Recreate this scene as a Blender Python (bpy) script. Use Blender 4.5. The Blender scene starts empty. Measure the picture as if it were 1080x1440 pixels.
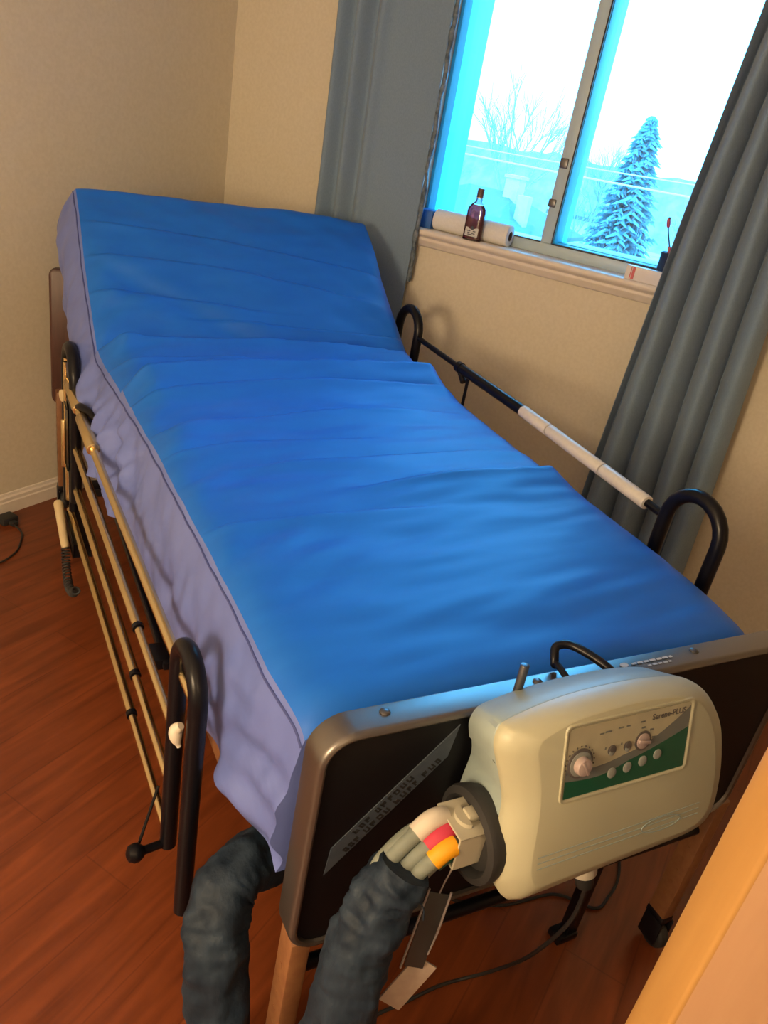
import bpy, bmesh, math, random
import numpy as np
from mathutils import Vector, Matrix, noise

random.seed(4)
scene = bpy.context.scene
COL = scene.collection
PI = math.pi
V = Vector

# ------------------------------------------------------------------ frames
# room frame: +X towards the window wall, +Y towards the head wall, floor z = 0
# bed frame : X across the bed, Y from foot to head; the bed stands askew in the corner
CAM_Z = 1.50
K = 1.033
BANG = math.atan2(-0.5484, 0.8362)
BED = Matrix.Translation((0, 0, 0.05)) @ Matrix.Rotation(BANG, 4, 'Z')
ROOM = Matrix.Identity(4)
FLOORB = -0.05          # the floor in bed-frame z
XW = 2.57 * K           # face of the window wall
YW = 2.25 * K           # face of the head wall


def W(x, y, z):
    """point measured on the window wall -> room frame"""
    return V((x * K, y * K, (z - 1.45) * K + CAM_Z))


# ------------------------------------------------------------------ materials
def mat(name, color, rough=0.5, metal=0.0, spec=0.5, coat=0.0, coat_rough=0.1, sheen=0.0):
    m = bpy.data.materials.new(name)
    m.use_nodes = True
    b = m.node_tree.nodes['Principled BSDF']
    b.inputs['Base Color'].default_value = (*color, 1)
    b.inputs['Roughness'].default_value = rough
    b.inputs['Metallic'].default_value = metal
    b.inputs['Specular IOR Level'].default_value = spec
    b.inputs['Coat Weight'].default_value = coat
    b.inputs['Coat Roughness'].default_value = coat_rough
    b.inputs['Sheen Weight'].default_value = sheen
    return m


def nodes(m):
    nt = m.node_tree
    return nt, nt.nodes, nt.links, nt.nodes['Principled BSDF']


def add_noise(m, scale=20, detail=4, c0=None, c1=None, bump=0.0, dist=0.01, stretch=(1, 1, 1), lo=.35, hi=.65):
    nt, N, L, b = nodes(m)
    tc = N.new('ShaderNodeTexCoord')
    mp = N.new('ShaderNodeMapping')
    mp.inputs['Scale'].default_value = stretch
    L.new(tc.outputs['Object'], mp.inputs['Vector'])
    n = N.new('ShaderNodeTexNoise')
    n.inputs['Scale'].default_value = scale
    n.inputs['Detail'].default_value = detail
    L.new(mp.outputs['Vector'], n.inputs['Vector'])
    if c0 is not None:
        r = N.new('ShaderNodeValToRGB')
        r.color_ramp.elements[0].position = lo
        r.color_ramp.elements[1].position = hi
        r.color_ramp.elements[0].color = (*c0, 1)
        r.color_ramp.elements[1].color = (*c1, 1)
        L.new(n.outputs['Fac'], r.inputs['Fac'])
        L.new(r.outputs['Color'], b.inputs['Base Color'])
    if bump:
        bp = N.new('ShaderNodeBump')
        bp.inputs['Strength'].default_value = bump
        bp.inputs['Distance'].default_value = dist
        L.new(n.outputs['Fac'], bp.inputs['Height'])
        L.new(bp.outputs['Normal'], b.inputs['Normal'])
    return m


M = {}
M['wall'] = add_noise(mat('wall_paint', (.66, .58, .47), .75), 90, 3, (.62, .57, .45), (.66, .61, .49), .08, .002)
M['ceiling'] = add_noise(mat('ceiling_paint', (.75, .72, .66), .9), 60, 3, None, None, .1, .003)
M['trim'] = add_noise(mat('trim_paint', (.72, .66, .58), .45), 30, 2, (.70, .64, .56), (.74, .68, .60), .03, .001)
M['skytint_vinyl'] = add_noise(mat('outer_frame_vinyl_sky_tint', (.06, .52, .70), .4), 30, 2, (.055, .50, .68), (.065, .54, .72), .02, .001)  # cyan of the skylight is painted into the outer frame parts
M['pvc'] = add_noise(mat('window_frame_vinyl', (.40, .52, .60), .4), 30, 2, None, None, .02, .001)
M['gasket'] = mat('window_gasket', (.02, .02, .02), .6)
M['cover'] = add_noise(mat('mattress_cover', (.005, .135, .64), .50, spec=.4), 7, 4, (.004, .127, .62), (.006, .143, .66), .12, .004, (1, 3, 1))
M['border'] = add_noise(mat('mattress_border_warm_tint', (.125, .175, .50), .38, spec=.6), 9, 4, (.117, .165, .48), (.133, .185, .52), .12, .004)  # lavender in this colour stands for warm lamplight on the blue side
M['piping'] = mat('mattress_piping', (.05, .07, .25), .5)
M['chrome'] = add_noise(mat('satin_tube', (.80, .62, .32), .26, 1.0), 200, 2, None, None, .02, .0005)
M['white_sleeve'] = add_noise(mat('label_sleeve', (.62, .60, .55), .4), 120, 2, (.60, .58, .53), (.64, .62, .57))
M['black'] = add_noise(mat('black_powder_coat', (.005, .005, .008), .30, spec=.25), 250, 2, None, None, .05, .0004)
M['rubber'] = add_noise(mat('black_rubber', (.02, .02, .021), .6), 150, 2, None, None, .05, .0005)
M['bedframe'] = add_noise(mat('brown_bed_frame', (.23, .10, .045), .4), 60, 3, (.21, .09, .04), (.25, .115, .05))
M['foot'] = add_noise(mat('dark_brown_end_panel', (.15, .135, .125), .40, .8, spec=.7, coat=.7, coat_rough=.25), 400, 2, None, None, .12, .0004)
M['panelblack'] = add_noise(mat('end_panel_field', (.003, .003, .005), .5, spec=.3), 120, 2, None, None, .05, .0005)
M['steel'] = mat('bolt_steel', (.12, .12, .13), .35, .8)
M['strip'] = add_noise(mat('warning_strip_film', (.055, .07, .085), .45), 80, 2, (.045, .06, .085), (.055, .07, .095))
M['ink'] = mat('dark_ink', (.012, .012, .014), .6)
M['inkwhite'] = mat('pale_ink', (.5, .52, .54), .5)
M['head'] = add_noise(mat('headboard_laminate', (.075, .032, .025), .4), 12, 4, (.065, .028, .022), (.085, .036, .028), 0, .01, (8, 1, 1))
M['shell'] = add_noise(mat('pump_front_plastic', (.45, .44, .31), .42), 300, 2, None, None, .06, .0005)
M['rear'] = add_noise(mat('pump_rear_plastic', (.30, .37, .36), .42), 300, 2, None, None, .06, .0005)
M['cream'] = add_noise(mat('panel_cream', (.42, .39, .27), .4), 40, 2, (.40, .37, .26), (.44, .41, .28))
M['green'] = mat('panel_green', (.006, .085, .045), .4)
M['grey'] = mat('panel_grey', (.15, .16, .15), .4)
M['dial'] = mat('dial_dark', (.10, .09, .085), .4)
M['dialcap'] = mat('dial_cap_pink_grey', (.42, .33, .31), .4)
M['btn'] = mat('button_grey', (.27, .29, .27), .4)
M['hose'] = add_noise(mat('hose_grey', (.20, .23, .20), .5), 60, 2, (.19, .22, .19), (.22, .25, .22))
M['capwhite'] = mat('hose_band_white', (.62, .56, .47), .5)
M['capred'] = mat('hose_band_red', (.55, .04, .08), .45)
M['capyellow'] = mat('hose_band_yellow', (.80, .36, .01), .45)
M['capgreen'] = mat('hose_band_green', (.01, .09, .06), .45)
M['clip'] = add_noise(mat('connector_plastic', (.46, .43, .33), .45), 200, 2, None, None, .05, .0005)
M['sleeve'] = add_noise(mat('hose_sleeve_cloth', (.025, .04, .06), .6, spec=.25), 26, 5, (.007, .015, .030), (.022, .038, .064), .6, .012, (1, 1, .35))
M['curtain'] = add_noise(mat('curtain_cloth', (.14, .205, .29), .8, spec=.2, sheen=.2), 380, 3, (.165, .245, .345), (.195, .28, .39), .15, .001, (1, 1, .4))
M['lining'] = add_noise(mat('curtain_lining', (.09, .12, .15), .6), 60, 3, (.05, .08, .11), (.16, .2, .24))
M['floor'] = None
M['door'] = add_noise(mat('door_wood', (.50, .26, .09), .4, coat=.2), 7, 5, (.52, .31, .18), (.57, .35, .205), .03, .002, (4, 4, .4))
M['dooredge'] = add_noise(mat('door_edge_wood', (.50, .22, .05), .4, coat=.2), 9, 5, (.40, .215, .068), (.45, .25, .08), .03, .002, (5, 5, .4))
M['paper'] = add_noise(mat('paper_towel', (.70, .70, .68), .9), 140, 2, (.68, .68, .66), (.72, .72, .70), .3, .002)
M['card'] = mat('cardboard_core', (.12, .09, .07), .9)
M['whitebox'] = add_noise(mat('carton_white', (.72, .70, .70), .5), 30, 2, (.70, .68, .68), (.74, .72, .72))
M['redprint'] = mat('carton_red_print', (.55, .10, .12), .5)
M['cup'] = mat('cup_plastic_navy', (.015, .025, .06), .35)
M['pink'] = mat('toothbrush_red', (.55, .08, .10), .4)
M['bluebox'] = mat('blue_carton', (.02, .12, .40), .5)
M['bottlecap'] = mat('bottle_cap_brown', (.10, .06, .05), .4)
M['capband'] = mat('bottle_cap_band', (.5, .5, .5), .3, .6)
M['label'] = add_noise(mat('bottle_label', (.55, .57, .58), .6), 200, 2, (.45, .47, .48), (.62, .64, .65))
M['pendant'] = mat('pendant_cream', (.62, .50, .30), .45)
M['tagdark'] = mat('tag_sleeve_dark', (.03, .032, .035), .35)
M['tagclear'] = mat('tag_edge_clear', (.25, .22, .22), .35)
M['buckle'] = add_noise(mat('tag_plate_beige', (.40, .31, .26), .4), 60, 2, (.37, .29, .24), (.43, .34, .28))
M['plug'] = mat('power_plug_white', (.66, .62, .52), .4)
# outdoors
M['spruce'] = add_noise(mat('spruce_needles', (.07, .10, .09), .9), 5, 4, (.08, .16, .18), (.16, .27, .30))
M['twig'] = add_noise(mat('bare_twigs', (.32, .32, .32), .9), 20, 3, (.28, .28, .28), (.38, .38, .38))
M['shrub'] = add_noise(mat('shrub_twigs', (.30, .31, .31), .9), 20, 3, (.24, .25, .25), (.38, .39, .39))
M['roof'] = add_noise(mat('roof_shingles', (.22, .24, .26), .9), 30, 3, (.09, .11, .13), (.13, .15, .17))
M['siding'] = add_noise(mat('house_siding', (.6, .6, .58), .8), 10, 3, (.57, .57, .55), (.62, .62, .60))
M['chimney'] = add_noise(mat('chimney_brick', (.66, .55, .52), .9), 30, 3, (.62, .5, .48), (.70, .60, .57))
M['ground'] = add_noise(mat('pale_winter_ground', (.42, .42, .40), .95), .6, 5, (.34, .35, .33), (.5, .5, .48))
M['woods'] = add_noise(mat('distant_bare_woods', (.34, .35, .35), .95), 1.2, 6, (.19, .22, .24), (.32, .34, .35), .4, .3)
M['wire'] = mat('utility_wire', (.75, .75, .75), .6)


def wood_floor():
    m = mat('laminate_floor', (.17, .04, .012), .33, spec=.45)
    nt, N, L, b = nodes(m)
    tc = N.new('ShaderNodeTexCoord')
    br = N.new('ShaderNodeTexBrick')
    br.offset = .37
    br.inputs['Scale'].default_value = 1
    br.inputs['Brick Width'].default_value = 1.25
    br.inputs['Row Height'].default_value = .135
    br.inputs['Mortar Size'].default_value = .0018
    br.inputs['Mortar Smooth'].default_value = .2
    br.inputs['Bias'].default_value = 0
    br.inputs['Color1'].default_value = (.205, .052, .016, 1)
    br.inputs['Color2'].default_value = (.185, .046, .014, 1)
    br.inputs['Mortar'].default_value = (.150, .036, .012, 1)
    L.new(tc.outputs['Object'], br.inputs['Vector'])
    mp = N.new('ShaderNodeMapping')
    mp.inputs['Scale'].default_value = (1.6, 14, 1)
    L.new(tc.outputs['Object'], mp.inputs['Vector'])
    n = N.new('ShaderNodeTexNoise')
    n.inputs['Scale'].default_value = 2.2
    n.inputs['Detail'].default_value = 7
    n.inputs['Distortion'].default_value = .6
    L.new(mp.outputs['Vector'], n.inputs['Vector'])
    r = N.new('ShaderNodeValToRGB')
    r.color_ramp.elements[0].position = .3
    r.color_ramp.elements[1].position = .72
    r.color_ramp.elements[0].color = (.62, .55, .5, 1)
    r.color_ramp.elements[1].color = (1.18, 1.15, 1.1, 1)
    L.new(n.outputs['Fac'], r.inputs['Fac'])
    mx = N.new('ShaderNodeMix')
    mx.data_type = 'RGBA'
    mx.blend_type = 'MULTIPLY'
    mx.inputs['Factor'].default_value = 1
    L.new(br.outputs['Color'], mx.inputs['A'])
    L.new(r.outputs['Color'], mx.inputs['B'])
    L.new(mx.outputs['Result'], b.inputs['Base Color'])
    bp = N.new('ShaderNodeBump')
    bp.inputs['Strength'].default_value = .15
    bp.inputs['Distance'].default_value = .002
    L.new(n.outputs['Fac'], bp.inputs['Height'])
    L.new(bp.outputs['Normal'], b.inputs['Normal'])
    return m


M['floor'] = wood_floor()


def glass_mat(name, tint, gloss=.08, rough=.02):
    m = bpy.data.materials.new(name)
    m.use_nodes = True
    nt = m.node_tree
    nt.nodes.clear()
    o = nt.nodes.new('ShaderNodeOutputMaterial')
    t = nt.nodes.new('ShaderNodeBsdfTransparent')
    t.inputs['Color'].default_value = (*tint, 1)
    g = nt.nodes.new('ShaderNodeBsdfGlossy')
    g.inputs['Roughness'].default_value = rough
    f = nt.nodes.new('ShaderNodeFresnel')
    f.inputs['IOR'].default_value = 1.45
    mx = nt.nodes.new('ShaderNodeMixShader')
    nt.links.new(f.outputs['Fac'], mx.inputs['Fac'])
    nt.links.new(t.outputs[0], mx.inputs[1])
    nt.links.new(g.outputs[0], mx.inputs[2])
    nt.links.new(mx.outputs[0], o.inputs['Surface'])
    return m


M['glass'] = glass_mat('window_glass', (.97, .985, .98))
M['bottleglass'] = glass_mat('bottle_glass', (.85, .88, .88))
liq = mat('bottle_liquor', (.35, .05, .09), .1)
liq.node_tree.nodes['Principled BSDF'].inputs['Transmission Weight'].default_value = .75
M['liquor'] = liq

# ------------------------------------------------------------------ object helpers
ORG = {}      # object name -> (frame, origin in frame)


def link(name, bm, m, parent=None, frame=ROOM, origin=None, smooth=True, label=None, cat=None, group=None, kind=None, angle=40):
    """bm holds coordinates in `frame`; becomes ONE mesh object, child of parent or top-level at origin."""
    if parent is not None:
        frame, origin = ORG[parent.name]
    if origin is None:
        xs = [v.co for v in bm.verts]
        origin = V((sum(v.x for v in xs) / len(xs), sum(v.y for v in xs) / len(xs), min(v.z for v in xs)))
    origin = V(origin)
    bmesh.ops.translate(bm, verts=bm.verts, vec=-origin)
    bmesh.ops.recalc_face_normals(bm, faces=bm.faces)
    me = bpy.data.meshes.new(name)
    bm.to_mesh(me)
    bm.free()
    if smooth:
        for p in me.polygons:
            p.use_smooth = True
        try:
            me.set_sharp_from_angle(angle=math.radians(angle))
        except Exception:
            pass
    for mm in (m if isinstance(m, (list, tuple)) else [m]):
        me.materials.append(mm)
    o = bpy.data.objects.new(name, me)
    COL.objects.link(o)
    if parent is not None:
        o.parent = parent
        if label:
            o['label'] = label
    else:
        o.matrix_world = frame @ Matrix.Translation(origin)
        tag(o, label, cat, group, kind)
    ORG[o.name] = (frame, origin)
    return o


def tag(o, label=None, cat=None, group=None, kind=None):
    if label: o['label'] = label
    if cat: o['category'] = cat
    if group: o['group'] = group
    if kind: o['kind'] = kind


def thing(name, origin, label, cat, frame=ROOM, group=None):
    o = bpy.data.objects.new(name, None)
    o.empty_display_size = .05
    COL.objects.link(o)
    o.matrix_world = frame @ Matrix.Translation(V(origin))
    tag(o, label, cat, group)
    ORG[o.name] = (frame, V(origin))
    return o


def struct(name, bm, m, **kw):
    return link(name, bm, m, kind='structure', **kw)


def box(bm, lo, hi, bev=0.0, seg=2, basis=None):
    lo, hi = V(lo), V(hi)
    r = bmesh.ops.create_cube(bm, size=1)
    vs = r['verts']
    c = (lo + hi) / 2
    s = hi - lo
    for v in vs:
        v.co = V((v.co.x * s.x, v.co.y * s.y, v.co.z * s.z)) + c
    if bev > 0:
        es = list({e for v in vs for e in v.link_edges})
        r2 = bmesh.ops.bevel(bm, geom=es, offset=bev, segments=seg, affect='EDGES', profile=.5)
        vs = list({v for f in r2['faces'] for v in f.verts} | {v for v in vs if v.is_valid})
    if basis is not None:
        for v in vs:
            v.co = basis @ v.co
    return vs


def bez(pts, n=12, closed=False):
    """Catmull-Rom through pts"""
    P = [V(p) for p in pts]
    out = []
    m = len(P)
    rng = m if closed else m - 1
    for i in range(rng):
        if closed:
            p0, p1, p2, p3 = P[(i - 1) % m], P[i], P[(i + 1) % m], P[(i + 2) % m]
        else:
            p0 = P[i - 1] if i > 0 else P[0] * 2 - P[1]
            p1, p2 = P[i], P[i + 1]
            p3 = P[i + 2] if i + 2 < m else P[-1] * 2 - P[-2]
        for k in range(n):
            t = k / n
            out.append(.5 * ((2 * p1) + (-p0 + p2) * t + (2 * p0 - 5 * p1 + 4 * p2 - p3) * t * t + (-p0 + 3 * p1 - 3 * p2 + p3) * t ** 3))
    if not closed:
        out.append(P[-1].copy())
    return out


def tube(bm, path, r, seg=12, caps=True, rfun=None):
    path = [V(p) for p in path]
    n = len(path)
    T = []
    for i in range(n):
        a = path[max(i - 1, 0)]
        b = path[min(i + 1, n - 1)]
        d = (b - a)
        T.append(d.normalized() if d.length > 1e-9 else V((0, 0, 1)))
    ref = V((0, 0, 1)) if abs(T[0].z) < .9 else V((1, 0, 0))
    u = (ref - T[0] * ref.dot(T[0])).normalized()
    rings = []
    for i in range(n):
        u = (u - T[i] * u.dot(T[i]))
        if u.length < 1e-6:
            u = T[i].orthogonal()
        u.normalize()
        w = T[i].cross(u)
        ring = []
        for j in range(seg):
            a = 2 * PI * j / seg
            rr = rfun(i / (n - 1), a) if rfun else r
            ring.append(bm.verts.new(path[i] + (u * math.cos(a) + w * math.sin(a)) * rr))
        rings.append(ring)
    for i in range(n - 1):
        for j in range(seg):
            bm.faces.new((rings[i][j], rings[i][(j + 1) % seg], rings[i + 1][(j + 1) % seg], rings[i + 1][j]))
    if caps:
        bm.faces.new(rings[0][::-1])
        bm.faces.new(rings[-1])
    return rings


def rod(bm, a, b, r, seg=14, bev=0.0):
    a, b = V(a), V(b)
    if bev:
        d = (b - a).normalized()
        L = (b - a).length
        path = [a, a + d * bev * .3, a + d * bev, b - d * bev, b - d * bev * .3, b]
        rf = [r - bev, r - bev * .3, r, r, r - bev * .3, r - bev]
        tube(bm, path, r, seg, True, lambda t, an: rf[min(5, int(round(t * 5)))])
    else:
        tube(bm, [a, b], r, seg)


def lathe(bm, prof, origin, axis=(0, 0, 1), seg=28):
    """prof: list of (radius, height)"""
    ax = V(axis).normalized()
    u = ax.orthogonal().normalized()
    w = ax.cross(u)
    o = V(origin)
    rings = []
    for (r, h) in prof:
        if r < 1e-6:
            rings.append([bm.verts.new(o + ax * h)])
        else:
            rings.append([bm.verts.new(o + ax * h + (u * math.cos(2 * PI * j / seg) + w * math.sin(2 * PI * j / seg)) * r) for j in range(seg)])
    for i in range(len(rings) - 1):
        A, B = rings[i], rings[i + 1]
        for j in range(seg):
            k = (j + 1) % seg
            if len(A) == 1 and len(B) == 1: continue
            if len(A) == 1: bm.faces.new((A[0], B[k], B[j]))
            elif len(B) == 1: bm.faces.new((A[j], A[k], B[0]))
            else: bm.faces.new((A[j], A[k], B[k], B[j]))
    if len(rings[0]) > 1: bm.faces.new(rings[0][::-1])
    if len(rings[-1]) > 1: bm.faces.new(rings[-1])


def loft(bm, loops, cap0=True, cap1=True):
    R = [[bm.verts.new(V(p)) for p in lp] for lp in loops]
    n = len(R[0])
    for i in range(len(R) - 1):
        for j in range(n):
            k = (j + 1) % n
            bm.faces.new((R[i][j], R[i][k], R[i + 1][k], R[i + 1][j]))
    if cap0: bm.faces.new(R[0][::-1])
    if cap1: bm.faces.new(R[-1])
    return R


def resample(pts, n):
    P = [V(p) for p in pts]
    P.append(P[0])
    L = [0]
    for i in range(1, len(P)):
        L.append(L[-1] + (P[i] - P[i - 1]).length)
    out = []
    j = 0
    for i in range(n):
        t = L[-1] * i / n
        while L[j + 1] < t: j += 1
        f = (t - L[j]) / max(1e-9, L[j + 1] - L[j])
        out.append(P[j].lerp(P[j + 1], f))
    return out


def text_bm(body, size, basis, align='LEFT', depth=.0004):
    cu = bpy.data.curves.new('lettering', 'FONT')
    cu.body = body
    cu.size = size
    cu.align_x = align
    cu.extrude = depth
    cu.offset = size * .018
    ob = bpy.data.objects.new('lettering', cu)
    COL.objects.link(ob)
    dg = bpy.context.evaluated_depsgraph_get()
    me = bpy.data.meshes.new_from_object(ob.evaluated_get(dg))
    bpy.data.objects.remove(ob)
    bpy.data.curves.remove(cu)
    bm = bmesh.new()
    bm.from_mesh(me)
    bpy.data.meshes.remove(me)
    for v in bm.verts:
        v.co = basis @ v.co
    return bm


def rrect(x0, x1, z0, z1, r, n=6):
    out = []
    for (cx, cz, a0) in ((x1 - r, z1 - r, 0), (x0 + r, z1 - r, 90), (x0 + r, z0 + r, 180), (x1 - r, z0 + r, 270)):
        for k in range(n + 1):
            a = math.radians(a0 + 90 * k / n)
            out.append((cx + r * math.cos(a), cz + r * math.sin(a)))
    return out


# ================================================================== ROOM SHELL
XB, YB, ZC = -1.5, -1.9, 2.62
bm = bmesh.new(); box(bm, (XB - .1, YB - .1, -.1), (XW + .2, YW + .1, 0)); struct('floor', bm, M['floor'], origin=(0, 0, 0), smooth=False)
bm = bmesh.new(); box(bm, (XB - .1, YB - .1, ZC), (XW + .3, YW + .1, ZC + .1)); struct('ceiling', bm, M['ceiling'], smooth=False)
bm = bmesh.new(); box(bm, (XB - .1, YW, 0), (XW + .25, YW + .1, ZC)); struct('wall_back', bm, M['wall'], smooth=False)
bm = bmesh.new(); box(bm, (XB - .1, YB - .1, 0), (XB, YW, ZC)); struct('wall_left', bm, M['wall'], smooth=False)
bm = bmesh.new(); box(bm, (XB, YB - .1, 0), (XW + .25, YB, ZC)); struct('wall_front', bm, M['wall'], smooth=False)
# window wall with an opening
WY0, WY1 = .26, 1.385 * K
WZ0, WZ1 = W(0, 0, 1.15).z, 2.42
XO = XW + .25
bm = bmesh.new()
box(bm, (XW, YB, 0), (XO, YW, WZ0 - .025))
box(bm, (XW, YB, WZ1), (XO, YW, ZC))
box(bm, (XW, YB, WZ0 - .025), (XO, WY0, WZ1))
box(bm, (XW, WY1, WZ0 - .025), (XO, YW, WZ1))
struct('wall_right', bm, M['wall'], smooth=False)


def baseboard(name, a, b, nrm):
    """moulded baseboard along a->b, nrm points into the room"""
    prof = [(0, 0), (.014, 0), (.014, .045), (.011, .05), (.011, .062), (.006, .068), (.004, .077), (0, .079)]
    bm = bmesh.new()
    a, b, nrm = V(a), V(b), V(nrm)
    loft(bm, [[p + nrm * d + V((0, 0, h)) for d, h in prof] for p in (a, b)])
    return struct(name, bm, M['trim'], smooth=False)


baseboard('baseboard_back', (XB, YW, 0), (XW, YW, 0), (0, -1, 0))
baseboard('baseboard_right', (XW, YB, 0), (XW, YW - .015, 0), (-1, 0, 0))
baseboard('baseboard_left', (XB, YB, 0), (XB, YW - .015, 0), (1, 0, 0))

# window sill (stool and apron moulding)
zs = WZ0
bm = bmesh.new()
y0, y1 = WY0 - .05, WY1 + .04
prof = [(.30, zs - .026), (.30, zs), (-.022, zs), (-.030, zs - .004), (-.033, zs - .012), (-.030, zs - .020), (-.022, zs - .026),
        (-.018, zs - .030), (-.020, zs - .038), (-.015, zs - .046), (-.011, zs - .054), (-.009, zs - .060), (0, zs - .062), (0, zs - .026)]
loft(bm, [[V((XW + d, y, z)) for d, z in prof] for y in (y0, y1)])
bmesh.ops.bevel(bm, geom=[e for e in bm.edges], offset=.0015, segments=1, affect='EDGES')
sill = struct('trim_1', bm, M['trim'], smooth=True, angle=30)

# window frame
ym0, ym1 = .885 * K, .926 * K
XF = 2.65 * K               # inner face of the frame
XG = XF + .085              # glass
zf0 = zs
win = bpy.data.objects.new('window_1', None)
COL.objects.link(win)
win.location = (XF, (WY0 + WY1) / 2, zf0)
win['kind'] = 'structure'
ORG['window_1'] = (ROOM, V(win.location))
bm = bmesh.new()
zb = W(0, 0, 1.188).z
box(bm, (XF, WY0, zf0), (XF + .15, WY1, zb), .003)
box(bm, (XF, WY0, WZ1 - .045), (XF + .15, WY1, WZ1), .003)
box(bm, (XF, WY0, zb), (XF + .15, WY0 + .045, WZ1 - .045), .003)
link('window_frame', bm, M['pvc'], win, smooth=True)
bm = bmesh.new(); box(bm, (XF + .004, WY1 - .014, zb), (XO + .06, WY1 - .001, WZ1 - .045), .003); link('side_channel', bm, M['skytint_vinyl'], win)
bm = bmesh.new(); box(bm, (XF + .012, WY0 + .045, zb - .002), (XO + .05, ym0 - .004, zb + .004), .002); link('sill_channel', bm, M['skytint_vinyl'], win)
bm = bmesh.new(); box(bm, (XF + .004, ym0 - .004, zb), (XF + .14, ym0 + .001, WZ1 - .045), .001); link('stile_channel', bm, M['skytint_vinyl'], win)
bm = bmesh.new(); box(bm, (XF - .006, ym0, zb), (XF + .135, ym1, WZ1 - .045), .003); link('mullion', bm, M['pvc'], win)
bm = bmesh.new()
box(bm, (XF + .05, WY0 + .045, zb), (XF + .12, WY0 + .075, WZ1 - .045), .003)
box(bm, (XF + .05, WY0 + .075, zb), (XF + .12, ym0, zb + .007), .003)
link('sliding_sash', bm, M['skytint_vinyl'], win)
bm = bmesh.new()
box(bm, (XF - .010, ym0 - .003, zb), (XF - .004, ym0 + .002, WZ1 - .05))
box(bm, (XF - .003, WY0 + .05, zb - .002), (XF + .006, ym0, zb + .003))
box(bm, (XF - .003, ym1, zb - .002), (XF + .006, WY1 - .02, zb + .002))
link('gasket', bm, M['gasket'], win, smooth=False)
bm = bmesh.new()
box(bm, (XF - .012, ym0 + .012, W(0, 0, 1.42).z), (XF - .004, ym1 - .002, W(0, 0, 1.45).z), .003)
box(bm, (XF - .012, ym0 + .02, W(0, 0, 1.30).z), (XF - .004, ym1 + .004, W(0, 0, 1.325).z), .003)
link('latch', bm, M['steel'], win)
bm = bmesh.new(); box(bm, (XG, WY0 + .07, zb + .006), (XG + .004, ym0 + .004, WZ1 - .04)); link('pane', bm, M['glass'], win, smooth=False)
bm = bmesh.new(); box(bm, (XG - .03, ym1 - .004, zb - .004), (XG - .026, WY1 - .008, WZ1 - .04)); link('pane', bm, M['glass'], win, smooth=False)
# outside ledge below the glass
bm = bmesh.new(); box(bm, (XO, WY0 - .2, zs - .06), (XO + .10, WY1 + .2, zs + .005), .004); struct('trim_2', bm, M['skytint_vinyl'])

# door standing open at the near right
A = V((.517, -.0668, 0))
t_ = V((.8, .6, 0)); e_ = V((.6, -.8, 0))
Bc = A - t_ * .042
bm = bmesh.new()
vs = box(bm, (0, 0, .008), (.76, .042, 2.04), .004, 3)
rot = Matrix(((e_.x, t_.x, 0, Bc.x), (e_.y, t_.y, 0, Bc.y), (0, 0, 1, 0), (0, 0, 0, 1)))
for v in bm.verts: v.co = rot @ v.co
for f in bm.faces:
    if f.calc_center_median().xy.dot(e_.xy) - Bc.xy.dot(e_.xy) < .0045: f.material_index = 1
door = struct('door_1', bm, [M['door'], M['dooredge']], origin=(Bc.x, Bc.y, .008))

# ================================================================== BED
bed = thing('hospital_bed', (.78, 1.75, FLOORB),
            'dark steel hospital bed standing askew in the corner with black tubular side rails', 'bed', BED)

# ---- footboard: rounded tray of pressed steel with a darker recessed field
fx0, fx1, fz0, fz1, fy0, fy1 = .335, 1.235, .385, .792, .612, .662
def fb_loop(ins, y, r):
    # the top lip slopes down a little towards the mattress
    return [V((x, y, z + (.08 * (fy1 - y) - .003 if z > .7 else 0))) for x, z in rrect(fx0 + ins, fx1 - ins, fz0 + ins, fz1 - ins, max(.006, r - ins), 8)]
bm = bmesh.new()
loft(bm, [fb_loop(.006, fy1, .05), fb_loop(.001, fy1 - .002, .05), fb_loop(0, fy1 - .006, .05), fb_loop(.0003, fy0 + .009, .05), fb_loop(.0015, fy0 + .004, .05), fb_loop(.0045, fy0 + .001, .05),
          fb_loop(.008, fy0, .05), fb_loop(.0115, fy0 + .002, .05), fb_loop(.013, fy0 + .008, .05)], True, True)
foot = link('footboard', bm, M['foot'], bed, label='dark brown footboard with a pale blue sheen along its top lip')
bm = bmesh.new()
loft(bm, [fb_loop(.0132, fy0 + .0078, .05), fb_loop(.014, fy0 + .0065, .05)], False, True)
link('recessed_field', bm, M['panelblack'], foot)
# bolts through the top lip
for bx in (.432, .675, .987):
    bm = bmesh.new()
    lathe(bm, [(.0075, -.001), (.0075, .001), (.0055, .003), (0, .0036)], (bx, .643, fz1 - .0015), (0, 0, 1), 14)
    link('bolt', bm, M['steel'], foot)
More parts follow.
